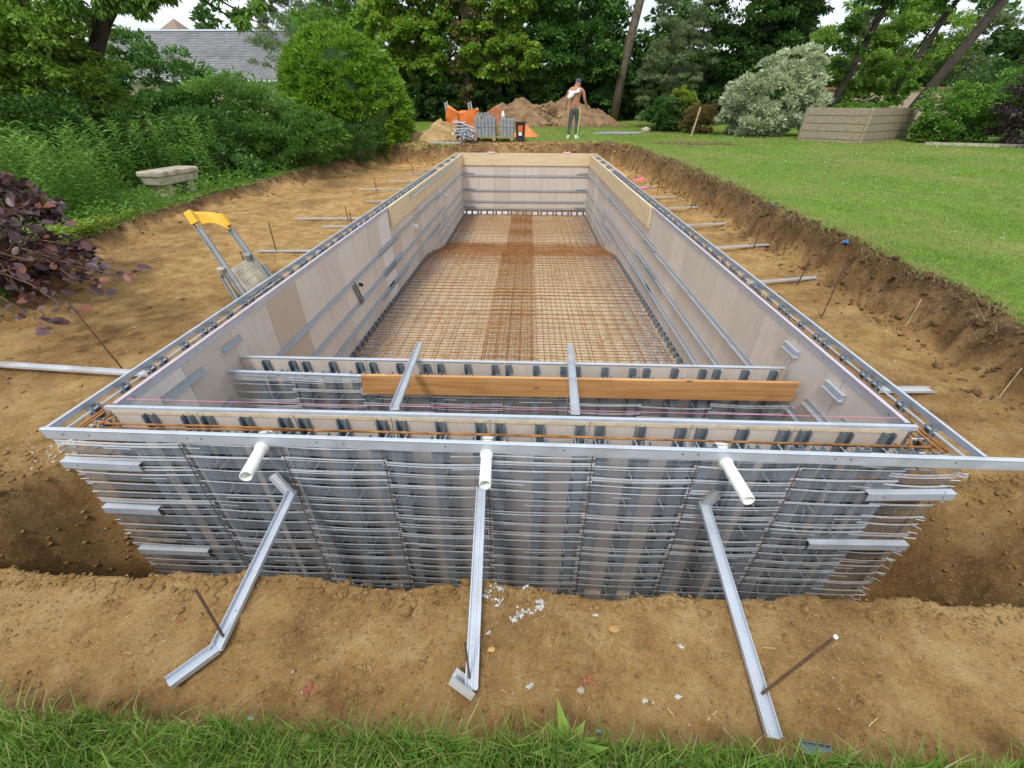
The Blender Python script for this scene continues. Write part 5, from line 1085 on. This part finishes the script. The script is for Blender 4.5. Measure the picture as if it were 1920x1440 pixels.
mb = MB(); mb.box(18, 44, 32, 32.3, 0, 2.1); part('masonry', mb, simple('pink_render', (.46, .34, .27), .9), t); mb = MB(); mb.box(17.9, 44.1, 31.9, 32.4, 2.105, 2.25); part('coping', mb, simple('red_tile', (.35, .16, .10), .8), t)

# ------------------------------------------------------------------ wooden raised bed on the right
t = thing('raised_bed', 'raised bed of weathered horizontal planks at the lawn edge, right', 'planter', (11, 16, .28))
cn = [Vector((9.42, 15.75, 0)), Vector((10.78, 14.65, 0)), Vector((13.7, 16.75, 0)), Vector((12.3, 17.9, 0))]
for f_ in range(4):
    a, b = cn[f_], cn[(f_+1) % 4]; d = (b-a).normalized(); o_ = Vector((d.y, -d.x, 0))
    for k_ in range(5):
        z0 = .13+k_*.222; e = random.uniform(0, .006); mb = MB(); mb.sweep(a+d*.03+Vector((0, 0, z0)), b-d*.03+Vector((0, 0, z0)), [(e, 0), (e+.045, 0), (e+.045, .208), (e, .208)]); part('plank', mb, MT['greywood'], t)
for c in cn: mb = MB(); mb.box(c.x-.05, c.x+.05, c.y-.05, c.y+.05, .05, 1.235); part('corner_post', mb, MT['greywood'], t)
mb = MB(); mb.add([(c.x, c.y, 1.1) for c in cn], [(0, 1, 2, 3)]); part('bed_soil', mb, MT['spoil'], t)
mb = MB(); mb.sweep((12.5, 14.2, gz(12.5, 14.2)), (17, 12.6, gz(17, 12.6)), [(-.05, -.05), (.05, -.05), (.05, .08), (-.05, .08)]); solo('border_edging', mb, MT['stone'], 'low stone edging along the right lawn border', 'edging')

# ------------------------------------------------------------------ vegetation
g_ = lambda x, y: float(t_out(np.array(x*1.), np.array(y*1.)))
# left side, near to far
bush('broadleaf_shrub', 'tall bright green leafy shrub filling the upper left corner', (-9.4, 8.6, g_(-9.4, 8.6)), [(-9.5, 8.6, 1.3, 1.35, 1.1, 1.4), (-9.3, 8.5, 2.6, 1.25, 1.1, 1.0), (-10.4, 8.2, 2.4, 1.2, 1.1, 1.6), (-10.2, 7.6, .9, 1.2, 1.1, 1.2), (-8.9, 8.0, 1.9, .9, .8, .9), (-9.0, 7.9, 2.8, .9, .8, .6)], 60000, 380, .095, 'light', clump=.2, shell=.6)
bush('dark_shrub', 'dark green shrub between the leafy shrub and the weeds, left edge', (-8.6, 7.6, g_(-8.6, 7.6)), [(-8.7, 7.7, .55, 1.2, 1.0, .8)], 12000, 90, .075, 'dark', clump=.25)
tree('cherry_tree', 'leaning dark tree with drooping leafy branches, top left', 'tree', (-8.3, 8.4, g_(-8.3, 8.4)), [(-9.3, 8.9, -.2), (-9.15, 8.9, 1.0), (-8.55, 8.8, 2.1), (-7.6, 8.7, 3.0), (-5.8, 8.5, 3.6)], [(-6.9, 8.3, 2.85, .85, .5, .22), (-6.2, 8.3, 2.95, .8, .5, .2), (-4.85, 8.25, 2.6, .30, .3, .42), (-5.3, 8.2, 3.0, .7, .5, .25), (-7.6, 8.3, 2.9, .7, .5, .35), (-7.3, 8.7, 5.0, 1.7, 1.3, .75)], 13000, 140, .12, 'mid', 'darkbark', (.20, .06), shell=.2, clump=.24, droop=.9, aspect=.42)
bush('hazel_shrub', 'big dark green shrub before the slate roof', (-9.8, 12.2, g_(-9.8, 12)), [(-9.9, 12.2, 1.5, 1.2, 1.1, 1.35), (-8.9, 12.0, .8, 1.3, 1.1, 1.0), (-11.4, 12.2, .5, 1.2, 1.1, 1.0)], 32000, 200, .105, 'weed2', clump=.22, shell=.55)
bush('bramble_shrub', 'loose mid-green shrub right of the dark shrub, below the roof', (-7.6, 11.5, g_(-7.6, 11.5)), [(-7.9, 11.8, .85, 1.3, 1.1, 1.05), (-6.7, 11.4, .75, 1.2, .9, .85)], 22000, 150, .085, 'weed', clump=.22)
bush('spreading_shrub', 'low bright green shrub left of the clipped dome', (-5.9, 10.6, g_(-5.9, 10.6)), [(-6.4, 10.2, .3, .9, .8, .55), (-5.6, 11.2, .45, .9, 1.0, .6)], 16000, 110, .08, 'mid', clump=.22)
bush('low_shrub', 'leafy shrub behind the stone bench', (-7.2, 9.3, g_(-7.2, 9.3)), [(-7.3, 9.4, .4, 1.0, .8, .75), (-6.6, 8.6, .15, .7, .6, .4)], 12000, 90, .08, 'weed2', clump=.22)
# clipped dome
bush('clipped_laurel', 'large clipped dome-shaped laurel bush left of the pool end', (-6.05, 15.2, g_(-6, 15.2)), [(-6.05, 15.2, 1.25, 1.9, 1.8, 1.93), (-5.75, 15.0, .8, 1.85, 1.75, 1.6), (-6.3, 15.3, 1.45, 1.6, 1.6, 1.78)], 60000, 1300, .15, 'laurel', clump=.07, shell=.94, aspect=.3, flat=.8, droop=.15)
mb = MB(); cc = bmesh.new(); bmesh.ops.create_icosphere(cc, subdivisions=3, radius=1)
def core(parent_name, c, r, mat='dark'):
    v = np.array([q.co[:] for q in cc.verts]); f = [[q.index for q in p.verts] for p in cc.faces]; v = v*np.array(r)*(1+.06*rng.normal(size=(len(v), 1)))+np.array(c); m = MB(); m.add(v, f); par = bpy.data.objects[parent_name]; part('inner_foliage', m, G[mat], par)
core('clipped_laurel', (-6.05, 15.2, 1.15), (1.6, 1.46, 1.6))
bush('low_conifer_shrub', 'low dark feathery shrub at the foot of the clipped dome', (-5.0, 12.4, g_(-5, 12.4)), [(-5.15, 12.5, .25, .85, .75, .50), (-5.0, 13.7, .2, .6, .7, .4)], 14000, 120, .07, 'dark', clump=.2, aspect=.22, droop=-.3)
# goldenrod-like weeds
wd = []
rw = random.Random(21)
def weeds(name, label, pts, hmin, hmax, leaf, ln, stuff=True):
    P = []; D = []; N_ = []; mb = MB()
    for (x, y) in pts:
        z = g_(x, y)-.03; h = rw.uniform(hmin, hmax); lx, ly = rw.gauss(0, .09), rw.gauss(0, .09); mb.tube([(x, y, z), (x+lx*h*.5, y+ly*h*.5, z+h*.55), (x+lx*h, y+ly*h, z+h)], [.006, .005, .003], 4)
        k = int(h*46)
        for i in range(k):
            q = (i+.5)/k; a = i*2.4; zz = z+h*q; P.append((x+lx*h*q, y+ly*h*q, zz)); up_ = .35+q*.5; D.append((math.cos(a), math.sin(a), up_-.3)); N_.append((-math.cos(a)*.5, -math.sin(a)*.5, 1))
    P = np.array(P); D = np.array(D)+rng.normal(size=(len(P), 3))*.12; N_ = np.array(N_)+rng.normal(size=(len(P), 3))*.2; l = ln*(.7+.6*rng.random(len(P)))
    a = leafmesh('leaves', P, D, N_, l, l*.2, .12, .12); o = obj(name, a, G[leaf]); tagp(o, label, 'weeds', kind='stuff')
    o2 = obj('stem', mb.mesh('stem'), G[leaf], o); o2['kind'] = 'stuff'
pts = []
while len(pts) < 330:
    x = rw.uniform(-9.3, -5.6); y = rw.uniform(4.2, 9.3); d = x+5.95+.35*abs(y-7)*(.6)  # band behind the bank
    if -2.6 < d < -.35 and not (abs(x+6.55) < .75 and abs(y-7.0) < .8) and (x+.0 < -6.0-.12*abs(7-y)): pts.append((x, y))
weeds('tall_weeds', 'tall narrow-leaved green weeds crowding behind the stone bench', pts, .6, 1.25, 'weed', .13)
pts = [(rw.uniform(-6.6, -5.95), rw.uniform(4.6, 8.8)) for _ in range(150)]; pts = [p for p in pts if not (abs(p[0]+6.55) < .5 and abs(p[1]-7) < .75)]
weeds('low_weeds', 'low weeds along the left bank top', pts, .12, .4, 'mid', .08)
def cover(name, label, n, fx, fy, size, leaf, h=.12):
    x, y = fx(n), fy(n); mm_, _ = masks(x, y); k = mm_ < -.2; x = x[k]; y = y[k]; z = t_out(x, y)+rng.random(len(x))**1.5*h; a = rng.random(len(x))*6.283; P = np.stack([x, y, z], 1); D = np.stack([np.cos(a), np.sin(a), .2+.3*rng.random(len(x))], 1); N_ = rng.normal(size=P.shape)*.35+np.array([0, 0, 1.]); l = size*(.6+.8*rng.random(len(x)))
    o = obj(name, leafmesh(name, P, D, N_, l, l*.7), G[leaf]); tagp(o, label, 'ground cover', kind='stuff')
cover('ground_cover', 'yellow-green ground cover on the bank between purple bush and bench', 5000, lambda n: rng.normal(-5.75, .28, n), lambda n: rng.normal(4.1, .5, n), .05, 'yellow', .14)
cover('ground_cover', 'green ground cover along the top of the left bank', 24000, lambda n: rng.uniform(-9.5, -4.6, n), lambda n: rng.uniform(3.0, 14.2, n), .055, 'mid', .2)
cover('ground_cover', 'ground cover under the left edge shrubs', 9000, lambda n: rng.uniform(-7, -4.5, n), lambda n: rng.uniform(1, 4.5, n), .045, 'mid', .15)
# purple smoke bush: individual leaves on arching twigs
t = thing('smoke_bush', 'purple-leaved bush reaching over the dirt at the left edge', 'bush', (-4.9, 2.2, -.25)); tw = MB(); P = []; D = []; N_ = []
tgt = [(-3.45, 1.75, .18), (-3.30, 1.72, .12), (-3.25, 1.55, .03), (-3.45, 1.45, -.05), (-3.75, 1.5, -.12), (-3.55, 1.9, .32), (-3.7, 1.9, .45), (-3.35, 1.9, .05), (-3.95, 1.6, 0), (-3.8, 1.7, .25), (-3.6, 1.6, -.02), (-3.55, 1.3, -.1),
       (-4.05, 1.9, .62), (-4.1, 1.8, .78), (-4.2, 1.85, .72), (-3.2, 1.85, .1), (-3.15, 1.65, .16), (-3.95, 2.0, .6), (-4.3, 1.9, .7), (-4.4, 2.1, .5), (-3.85, 1.75, .55), (-4.2, 1.7, .4), (-4.0, 1.5, .2)]
for (x, y, z) in tgt:
    b = Vector((-5.1+rw.uniform(-.3, .3), 2.3+rw.uniform(-.3, .3), -.1)); e = Vector((x, y, z)); mdl = b.lerp(e, .55)+Vector((0, 0, .22)); pts_ = [b.lerp(mdl, i/4) for i in range(4)]+[mdl.lerp(e, i/6) for i in range(7)]; tw.tube(pts_, [.011-.0008*i for i in range(len(pts_))], 5)
    for i in range(12):
        q = rw.random()**.6; p = mdl.lerp(e, q)+Vector((rw.gauss(0, .03),)*3) if q > .0 else e; a = rw.random()*6.283; ax_ = (e-mdl).normalized(); d = ax_*.7+Vector((math.cos(a), math.sin(a)*.8, rw.gauss(.15, .4)))
        P.append(p); D.append(d); N_.append((rw.gauss(0, .5), rw.gauss(-.2, .5), 1))
part('twigs', tw, MT['stake'], t, smooth=True)
# rounder leaves: six-sided
def roundleaves(name, P, D, N_, ln, parent, mat):
    P = np.array([tuple(p) for p in P]); D = np.array([tuple(p) for p in D]); N_ = np.array(N_); org = np.array(ORG[parent.name]); n = len(P); D /= np.linalg.norm(D, axis=1, keepdims=True); S = np.cross(D, N_); S /= np.linalg.norm(S, axis=1, keepdims=True)+1e-9; U = np.cross(S, D); ln = ln[:, None]
    b = P-org; st = b+D*ln*.35; f = lambda a, s, u: st+D*ln*a+S*ln*s+U*ln*u
    v = np.stack([b, f(0, 0, 0), f(.22, .30, .07), f(.6, .34, .08), f(.9, .18, .02), f(1.0, 0, -.03), f(.9, -.18, .02), f(.6, -.34, .08), f(.22, -.30, .07), f(.5, 0, 0)], 1).reshape(-1, 3); i = np.arange(n)*10
    rg_ = [1, 2, 3, 4, 5, 6, 7, 8]; F_ = np.concatenate([np.stack([i+9, i+rg_[k], i+rg_[(k+1) % 8]], 1) for k in range(8)]+[np.stack([i, i+1, i+1], 1)][:0]); return obj(name, np_mesh(name, v, F_), mat, parent)
roundleaves('leaves', P, D, N_, .085*(.6+.8*rng.random(len(P))), t, G['purple'])
bush('smoke_bush', 'dense dark purple heart of the smoke bush at the left photo edge', (-5.2, 2.6, g_(-5.2, 2.6)), [(-5.1, 2.5, .2, .75, .7, .5)], 2600, 60, .085, 'purple', clump=.3, aspect=.8)

# behind: conifer, hedge, maples, pines
TR = 'trees closing the garden behind the pool'
def laurel_hedge():
    t = thing('laurel_hedge', 'dense dark laurel hedge behind the orange bag', 'hedge', (-4, 27.5, .4)); mb = MB()
    for i in range(12): x = -8.5+i*.9; mb.tube([(x, 27.8, .2), (x+.1, 27.8, 2.2)], [.04, .015], 5)
    part('stem', mb, MT['darkbark'], t); foliage('foliage', [(-8.6+1.2*i, 27.6+.2*math.sin(i), 1.35, 1.0, .9, 1.25) for i in range(9)], 34000, 420, .14, G['dark'], t, clump=.16, shell=.8)
laurel_hedge()
tree('maple_tree', 'bright green maple with yellowish leaves left of the brown conifer', 'tree', (-5.2, 29, .4), [(-5.2, 29, .3), (-5.1, 29, 3), (-5.0, 29, 6)], [(-6.6, 28.2, 3.6, 1.8, 1.4, 1.6), (-4.4, 28.0, 3.8, 1.7, 1.3, 1.6), (-5.4, 29, 6.2, 2.8, 2, 1.9), (-8.3, 28.8, 4.4, 1.5, 1.4, 1.9)], 42000, 260, .2, 'maple', clump=.22, shell=.5, aspect=.75)
tree('maple_tree', 'yellow-green maple between the conifer and the dark trees', 'tree', (-1.6, 27.5, .4), [(-1.6, 27.5, .3), (-1.7, 27.5, 3), (-1.7, 27.5, 6)], [(-2.4, 27.0, 3.7, 1.3, 1.1, 1.3), (-.9, 26.9, 3.2, 1.4, 1.1, 1.1), (-1.7, 27.6, 5.8, 1.7, 1.4, 1.6)], 28000, 170, .18, 'maple', clump=.22, shell=.5, aspect=.75)
tree('brown_conifer', 'tall brownish feathery conifer amid the maples', 'tree', (-3.4, 27.2, .4), [(-3.4, 27.2, .3), (-3.4, 27.2, 4), (-3.4, 27.2, 8)], [(-3.45, 27.2, 2.9, .75, .7, 1.6), (-3.35, 27.2, 5.2, .95, .8, 1.9), (-3.4, 27.2, 7.6, .8, .7, 1.6)], 15000, 170, .15, 'brown', clump=.2, aspect=.18, droop=.9)
tree('dark_maple', 'dark green spreading tree above the worker', 'tree', (2.2, 29, .4), [(2.2, 29.4, .3), (2.1, 29.4, 3), (2.2, 29.4, 7)], [(.8, 28.2, 3.2, 1.7, 1.5, 1.5), (3.1, 28.3, 3.5, 1.7, 1.4, 1.4), (2.2, 28.8, 5.8, 2.6, 1.8, 1.3), (4.4, 28.9, 2.6, 1.3, 1.2, 1.4)], 40000, 220, .19, 'weed2', 'darkbark', clump=.24, shell=.55, aspect=.7)
tree('dark_oak', 'dark crown hanging over the top centre of the photo', 'tree', (1, 33, .5), [(3.6, 33, .3), (3.4, 33, 4), (3.2, 33, 9)], [(.4, 33, 7.7, 3.2, 2, 1.2), (4.2, 33, 8.0, 2.5, 2, 1.5)], 16000, 120, .2, 'dark', 'darkbark', (.28, .2), clump=.22, shell=.3, aspect=.7)
tree('pine_tree', 'tall bare brown trunk right of the dark maple, crown above the photo', 'tree', (5.6, 28, .4), [(4.95, 28, .2), (5.25, 28, 3.2), (5.75, 28, 6.2), (6.2, 28, 9)], [(6.2, 28, 8.9, 2.2, 1.8, 1.3)], 7000, 60, .18, 'dark', 'bark', (.26, .19))
tree('willow_tree', 'small grey-green tree with thin curved trunk before the dark woods', 'tree', (6.8, 22.5, .35), [(7.0, 22.5, .2), (6.75, 22.5, 1.2), (6.5, 22.5, 2.4), (6.6, 22.5, 4)], [(6.1, 22.3, 2.8, 1.0, .9, 1.4), (7.4, 22.6, 3.3, 1.0, .9, 1.3), (6.7, 22.5, 4.8, 1.4, 1.1, 1.1), (5.6, 22.6, 1.7, .8, .7, 1.2)], 26000, 160, .12, 'grey', 'bark', (.07, .035), clump=.2, shell=.4, aspect=.26, droop=.8)
tree('dark_tree', 'very dark dense tree right of the willow', 'tree', (11, 27, .4), [(11, 27, .2), (11, 27, 3.5), (11.3, 27, 7)], [(9.4, 26.5, 2.4, 2.0, 1.7, 2.1), (12.0, 26.3, 3.4, 2.2, 1.7, 2.1), (10.4, 27, 5.6, 2.8, 2, 1.8), (13.4, 27, 6.2, 2.2, 2, 1.7)], 42000, 220, .18, 'dark', 'darkbark', (.25, .15), clump=.22, shell=.5, aspect=.6)
tree('dark_tree', 'dark tree with several upright stems behind the variegated shrub', 'tree', (14, 27.5, .4), [(13.8, 27.5, .2), (14.2, 27.5, 3.5), (14.9, 27.5, 8)], [(14.8, 28, 7.4, 2.2, 1.6, 1.3), (13.2, 27.5, 3.0, 1.4, 1.2, 1.6)], 15000, 100, .17, 'dark', 'darkbark', (.28, .18), clump=.22)
def lean(label, x0, y0, dx, h, r, crown, leaf, n=9000, y2=0):
    tree('leaning_tree', label, 'tree', (x0, y0, .4), [(x0, y0, .2), (x0+dx*.33, y0, h*.33), (x0+dx*.7, y0, h*.68), (x0+dx, y0+y2, h)], crown, n, 80, .16, leaf, 'darkbark', (r*.78, r*.5), clump=.24, shell=.3, aspect=.55, nb=3)
lean('leaning dark trunk rising behind the left end of the raised bed', 15.6, 25.5, 1.5, 7.5, .24, [(16.8, 25.5, 6.4, 1.5, 1.2, 1.3), (15.7, 25.3, 4.1, .7, .6, 1.4)], 'dark')
lean('slender leaning trunk behind the raised bed, middle one', 16.9, 23.8, 2.4, 7.5, .17, [(18.6, 24, 6.0, 1.3, 1.2, 1.2), (17.6, 23.6, 2.2, .6, .5, .9)], 'mid')
lean('thick leaning bark-covered trunk behind the right end of the raised bed', 17.0, 22.0, 3.0, 7.2, .30, [(18.6, 22.2, 6.8, 1.4, 1.2, .9)], 'mid', 6000)
lean('thin curved trunk towards the upper right corner', 21.4, 23.5, 1.6, 7, .16, [(22.6, 23.5, 5.9, 1.3, 1.0, .8), (21.7, 23.2, 3.2, .6, .6, .8)], 'dark', 7000)
lean('thick dark trunk at the upper right photo edge', 23.2, 23.0, 2.6, 7, .26, [(24.8, 23, 5.2, 1.3, 1.2, 1.5)], 'dark', 9000)
# light-green mid distance right, left
bush('hedgerow_bush', 'bright yellow-green bushes between the leaning trunks', (17, 27.5, .4), [(16.8, 27.8, 2.0, 1.6, 1.2, 1.4), (19.6, 28, 2.2, 1.7, 1.2, 1.5), (14.8, 29, 2.4, 1.5, 1.2, 1.8)], 20000, 130, .16, 'light', clump=.22, aspect=.7)
tree('pale_tree', 'pale green airy tree behind the leaning trunks', 'tree', (24, 36, .5), [(24, 36, .2), (24, 36, 3.5), (24, 36, 6)], [(21.5, 36, 4.0, 3.3, 2, 1.9), (26.5, 36, 4.6, 3.2, 2, 2.1), (23.5, 36, 6.3, 2.8, 2, 1.2)], 30000, 200, .2, 'light', clump=.2, aspect=.45)
tree('pale_tree', 'grey-green airy tree behind the top right trunks', 'tree', (33, 36, .5), [(33, 36, .2), (33, 36, 3.5), (33, 36, 6)], [(31, 36, 4.2, 3.0, 2, 2.2), (36, 36, 4.0, 3.2, 2, 2.4)], 20000, 140, .2, 'grey', clump=.2, aspect=.4)
tree('willow_tree', 'pale grey-green tree above the right end of the slate roof', 'tree', (-15, 38, .5), [(-15, 38, .2), (-15, 38, 4), (-15, 38, 7)], [(-17.6, 38, 6.4, 2.3, 2, 2.0), (-14.6, 38, 5.0, 2.8, 2, 3.0), (-18.6, 38, 8.2, 2.2, 1.5, 1)], 34000, 230, .2, 'grey', clump=.2, aspect=.3, droop=.6)
tree('birch_tree', 'mid-green tree behind the clipped dome', 'tree', (-11.5, 32, .5), [(-11.5, 32, .2), (-11.5, 32, 4), (-11.5, 32, 8)], [(-13.2, 32, 4.0, 2.0, 1.6, 2.6), (-10.3, 31.5, 4.2, 1.8, 1.6, 2.8), (-11.7, 32, 7.6, 1.7, 1.6, 1.6)], 36000, 220, .17, 'mid', clump=.2, aspect=.5)
bush('pale_shrub', 'pale feathery shrub peeking over the clipped dome', (-9.6, 19.5, .3), [(-9.6, 19.5, 2.5, 1.5, 1.2, 1.5), (-8.2, 20, 2.2, 1.4, 1.2, 1.3)], 22000, 150, .1, 'grey', clump=.18, aspect=.28)
bush('tall_shrub', 'green shrubbery right of the clipped dome before the maples', (-8, 24.5, .4), [(-8.0, 24.5, 1.9, 1.5, 1.2, 1.7), (-9.8, 24.5, 3.0, 1.6, 1.2, 1.9)], 22000, 150, .13, 'mid', clump=.2)
# distant woodland mass
ells = [(x_, 46+3*math.sin(x_), 3.5+1.6*math.sin(x_*.7)+(2.2 if -4 < x_ < 18 else 0), 3.4, 2.2, 3.3) for x_ in range(-58, 62, 4) if not (-36 < x_ < -26)]+[(x_, 40, 1.9, 3.4, 1.8, 2.3) for x_ in range(-58, 62, 3)]
P, D, N_ = crown_pts(ells, 120000, 2200, clump=.22, shell=.4); l = .45*(.6+.8*rng.random(len(P)))
o = obj('distant_woodland', leafmesh('distant_woodland', P, D, N_, l, l*.7), G['dark']); tagp(o, 'distant woodland mass filling the gaps behind the garden trees', 'woodland', kind='stuff')
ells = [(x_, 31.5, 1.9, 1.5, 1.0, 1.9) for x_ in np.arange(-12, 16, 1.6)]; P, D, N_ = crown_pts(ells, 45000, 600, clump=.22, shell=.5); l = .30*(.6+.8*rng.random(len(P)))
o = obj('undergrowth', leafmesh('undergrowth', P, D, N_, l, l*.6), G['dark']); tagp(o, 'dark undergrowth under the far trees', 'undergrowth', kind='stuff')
# right garden shrubs
bush('variegated_dogwood', 'large white-variegated shrub left of the raised bed', (9.2, 17.8, .3), [(9.2, 17.8, 1.3, 1.75, 1.3, 1.15), (9.5, 17.8, 2.3, 1.05, .9, .75), (8.3, 17.4, .8, 1.1, 1.0, .65)], 34000, 260, .12, 'varieg', clump=.17, shell=.6, aspect=.4, droop=.1)
bush('small_bush', 'rusty yellow-green bush behind the wooden stake', (6.75, 18.6, .3), [(6.9, 18.6, .75, .75, .6, .6)], 9000, 90, .07, 'reddish', clump=.2)
bush('small_bush', 'dark green rounded bush left of the rusty one', (5.7, 19.8, .3), [(5.8, 19.8, .9, .9, .7, .75)], 10000, 90, .09, 'dark', clump=.2)
bush('small_bush', 'yellow-green bush peeping between the two small bushes', (6.3, 20.3, .3), [(6.5, 20.2, 1.1, .6, .5, .8)], 7000, 70, .08, 'yellow', clump=.2)
bush('bed_plants', 'leafy green plants growing in the raised bed', (11.6, 16.5, 1.1), [(11.2, 16.2, 1.15, 1.0, .7, .16), (12.6, 17.0, 1.15, .8, .5, .2)], 3500, 50, .08, 'mid', clump=.15)
bush('bramble_shrub', 'loose green shrub right of the raised bed', (14.3, 15.6, .3), [(14.2, 15.5, 1.0, 1.25, 1.0, .95), (15.6, 15.4, 1.25, 1.3, 1.0, 1.0), (13.5, 15.0, .55, .7, .5, .45)], 26000, 180, .09, 'mid', clump=.2)
bush('green_shrub', 'tall green shrub behind the purple one at the right edge', (17.5, 18, .3), [(17.4, 18, 1.6, 1.7, 1.3, 1.5), (19.5, 18.5, 2.0, 1.5, 1.2, 1.5)], 16000, 130, .1, 'dark', clump=.2)
bush('purple_shrub', 'blackish purple shrub at the right edge of the photo', (15.3, 13.6, .3), [(15.2, 13.7, 1.25, 1.35, 1.2, 1.25), (16.6, 13.3, 1.3, 1.2, 1.2, 1.3)], 20000, 160, .07, 'blackpurple', clump=.2, droop=.5)
P = []; D = []; N_ = []
for i in range(9):
    a = i*2.4; P.append((.27+.012*math.cos(a), -1.06+.012*math.sin(a), gz(.27, -1.06))); D.append((math.cos(a)*.8, math.sin(a)*.8, .75)); N_.append((-math.cos(a), -math.sin(a), 1.2))
o = obj('weed_rosette', leafmesh('weed_rosette', np.array(P), np.array(D), np.array(N_), np.array([.12, .10, .13, .09, .12, .11, .13, .1, .09]), .035, .15, .15), G['light']); tagp(o, 'broad-leaved weed rosette in the near grass, bottom centre', 'weed')
cc.free()
print('objects', len(bpy.data.objects), 'tris', sum(len(o.data.loops)-2*len(o.data.polygons) for o in bpy.data.objects if o.type == 'MESH'))
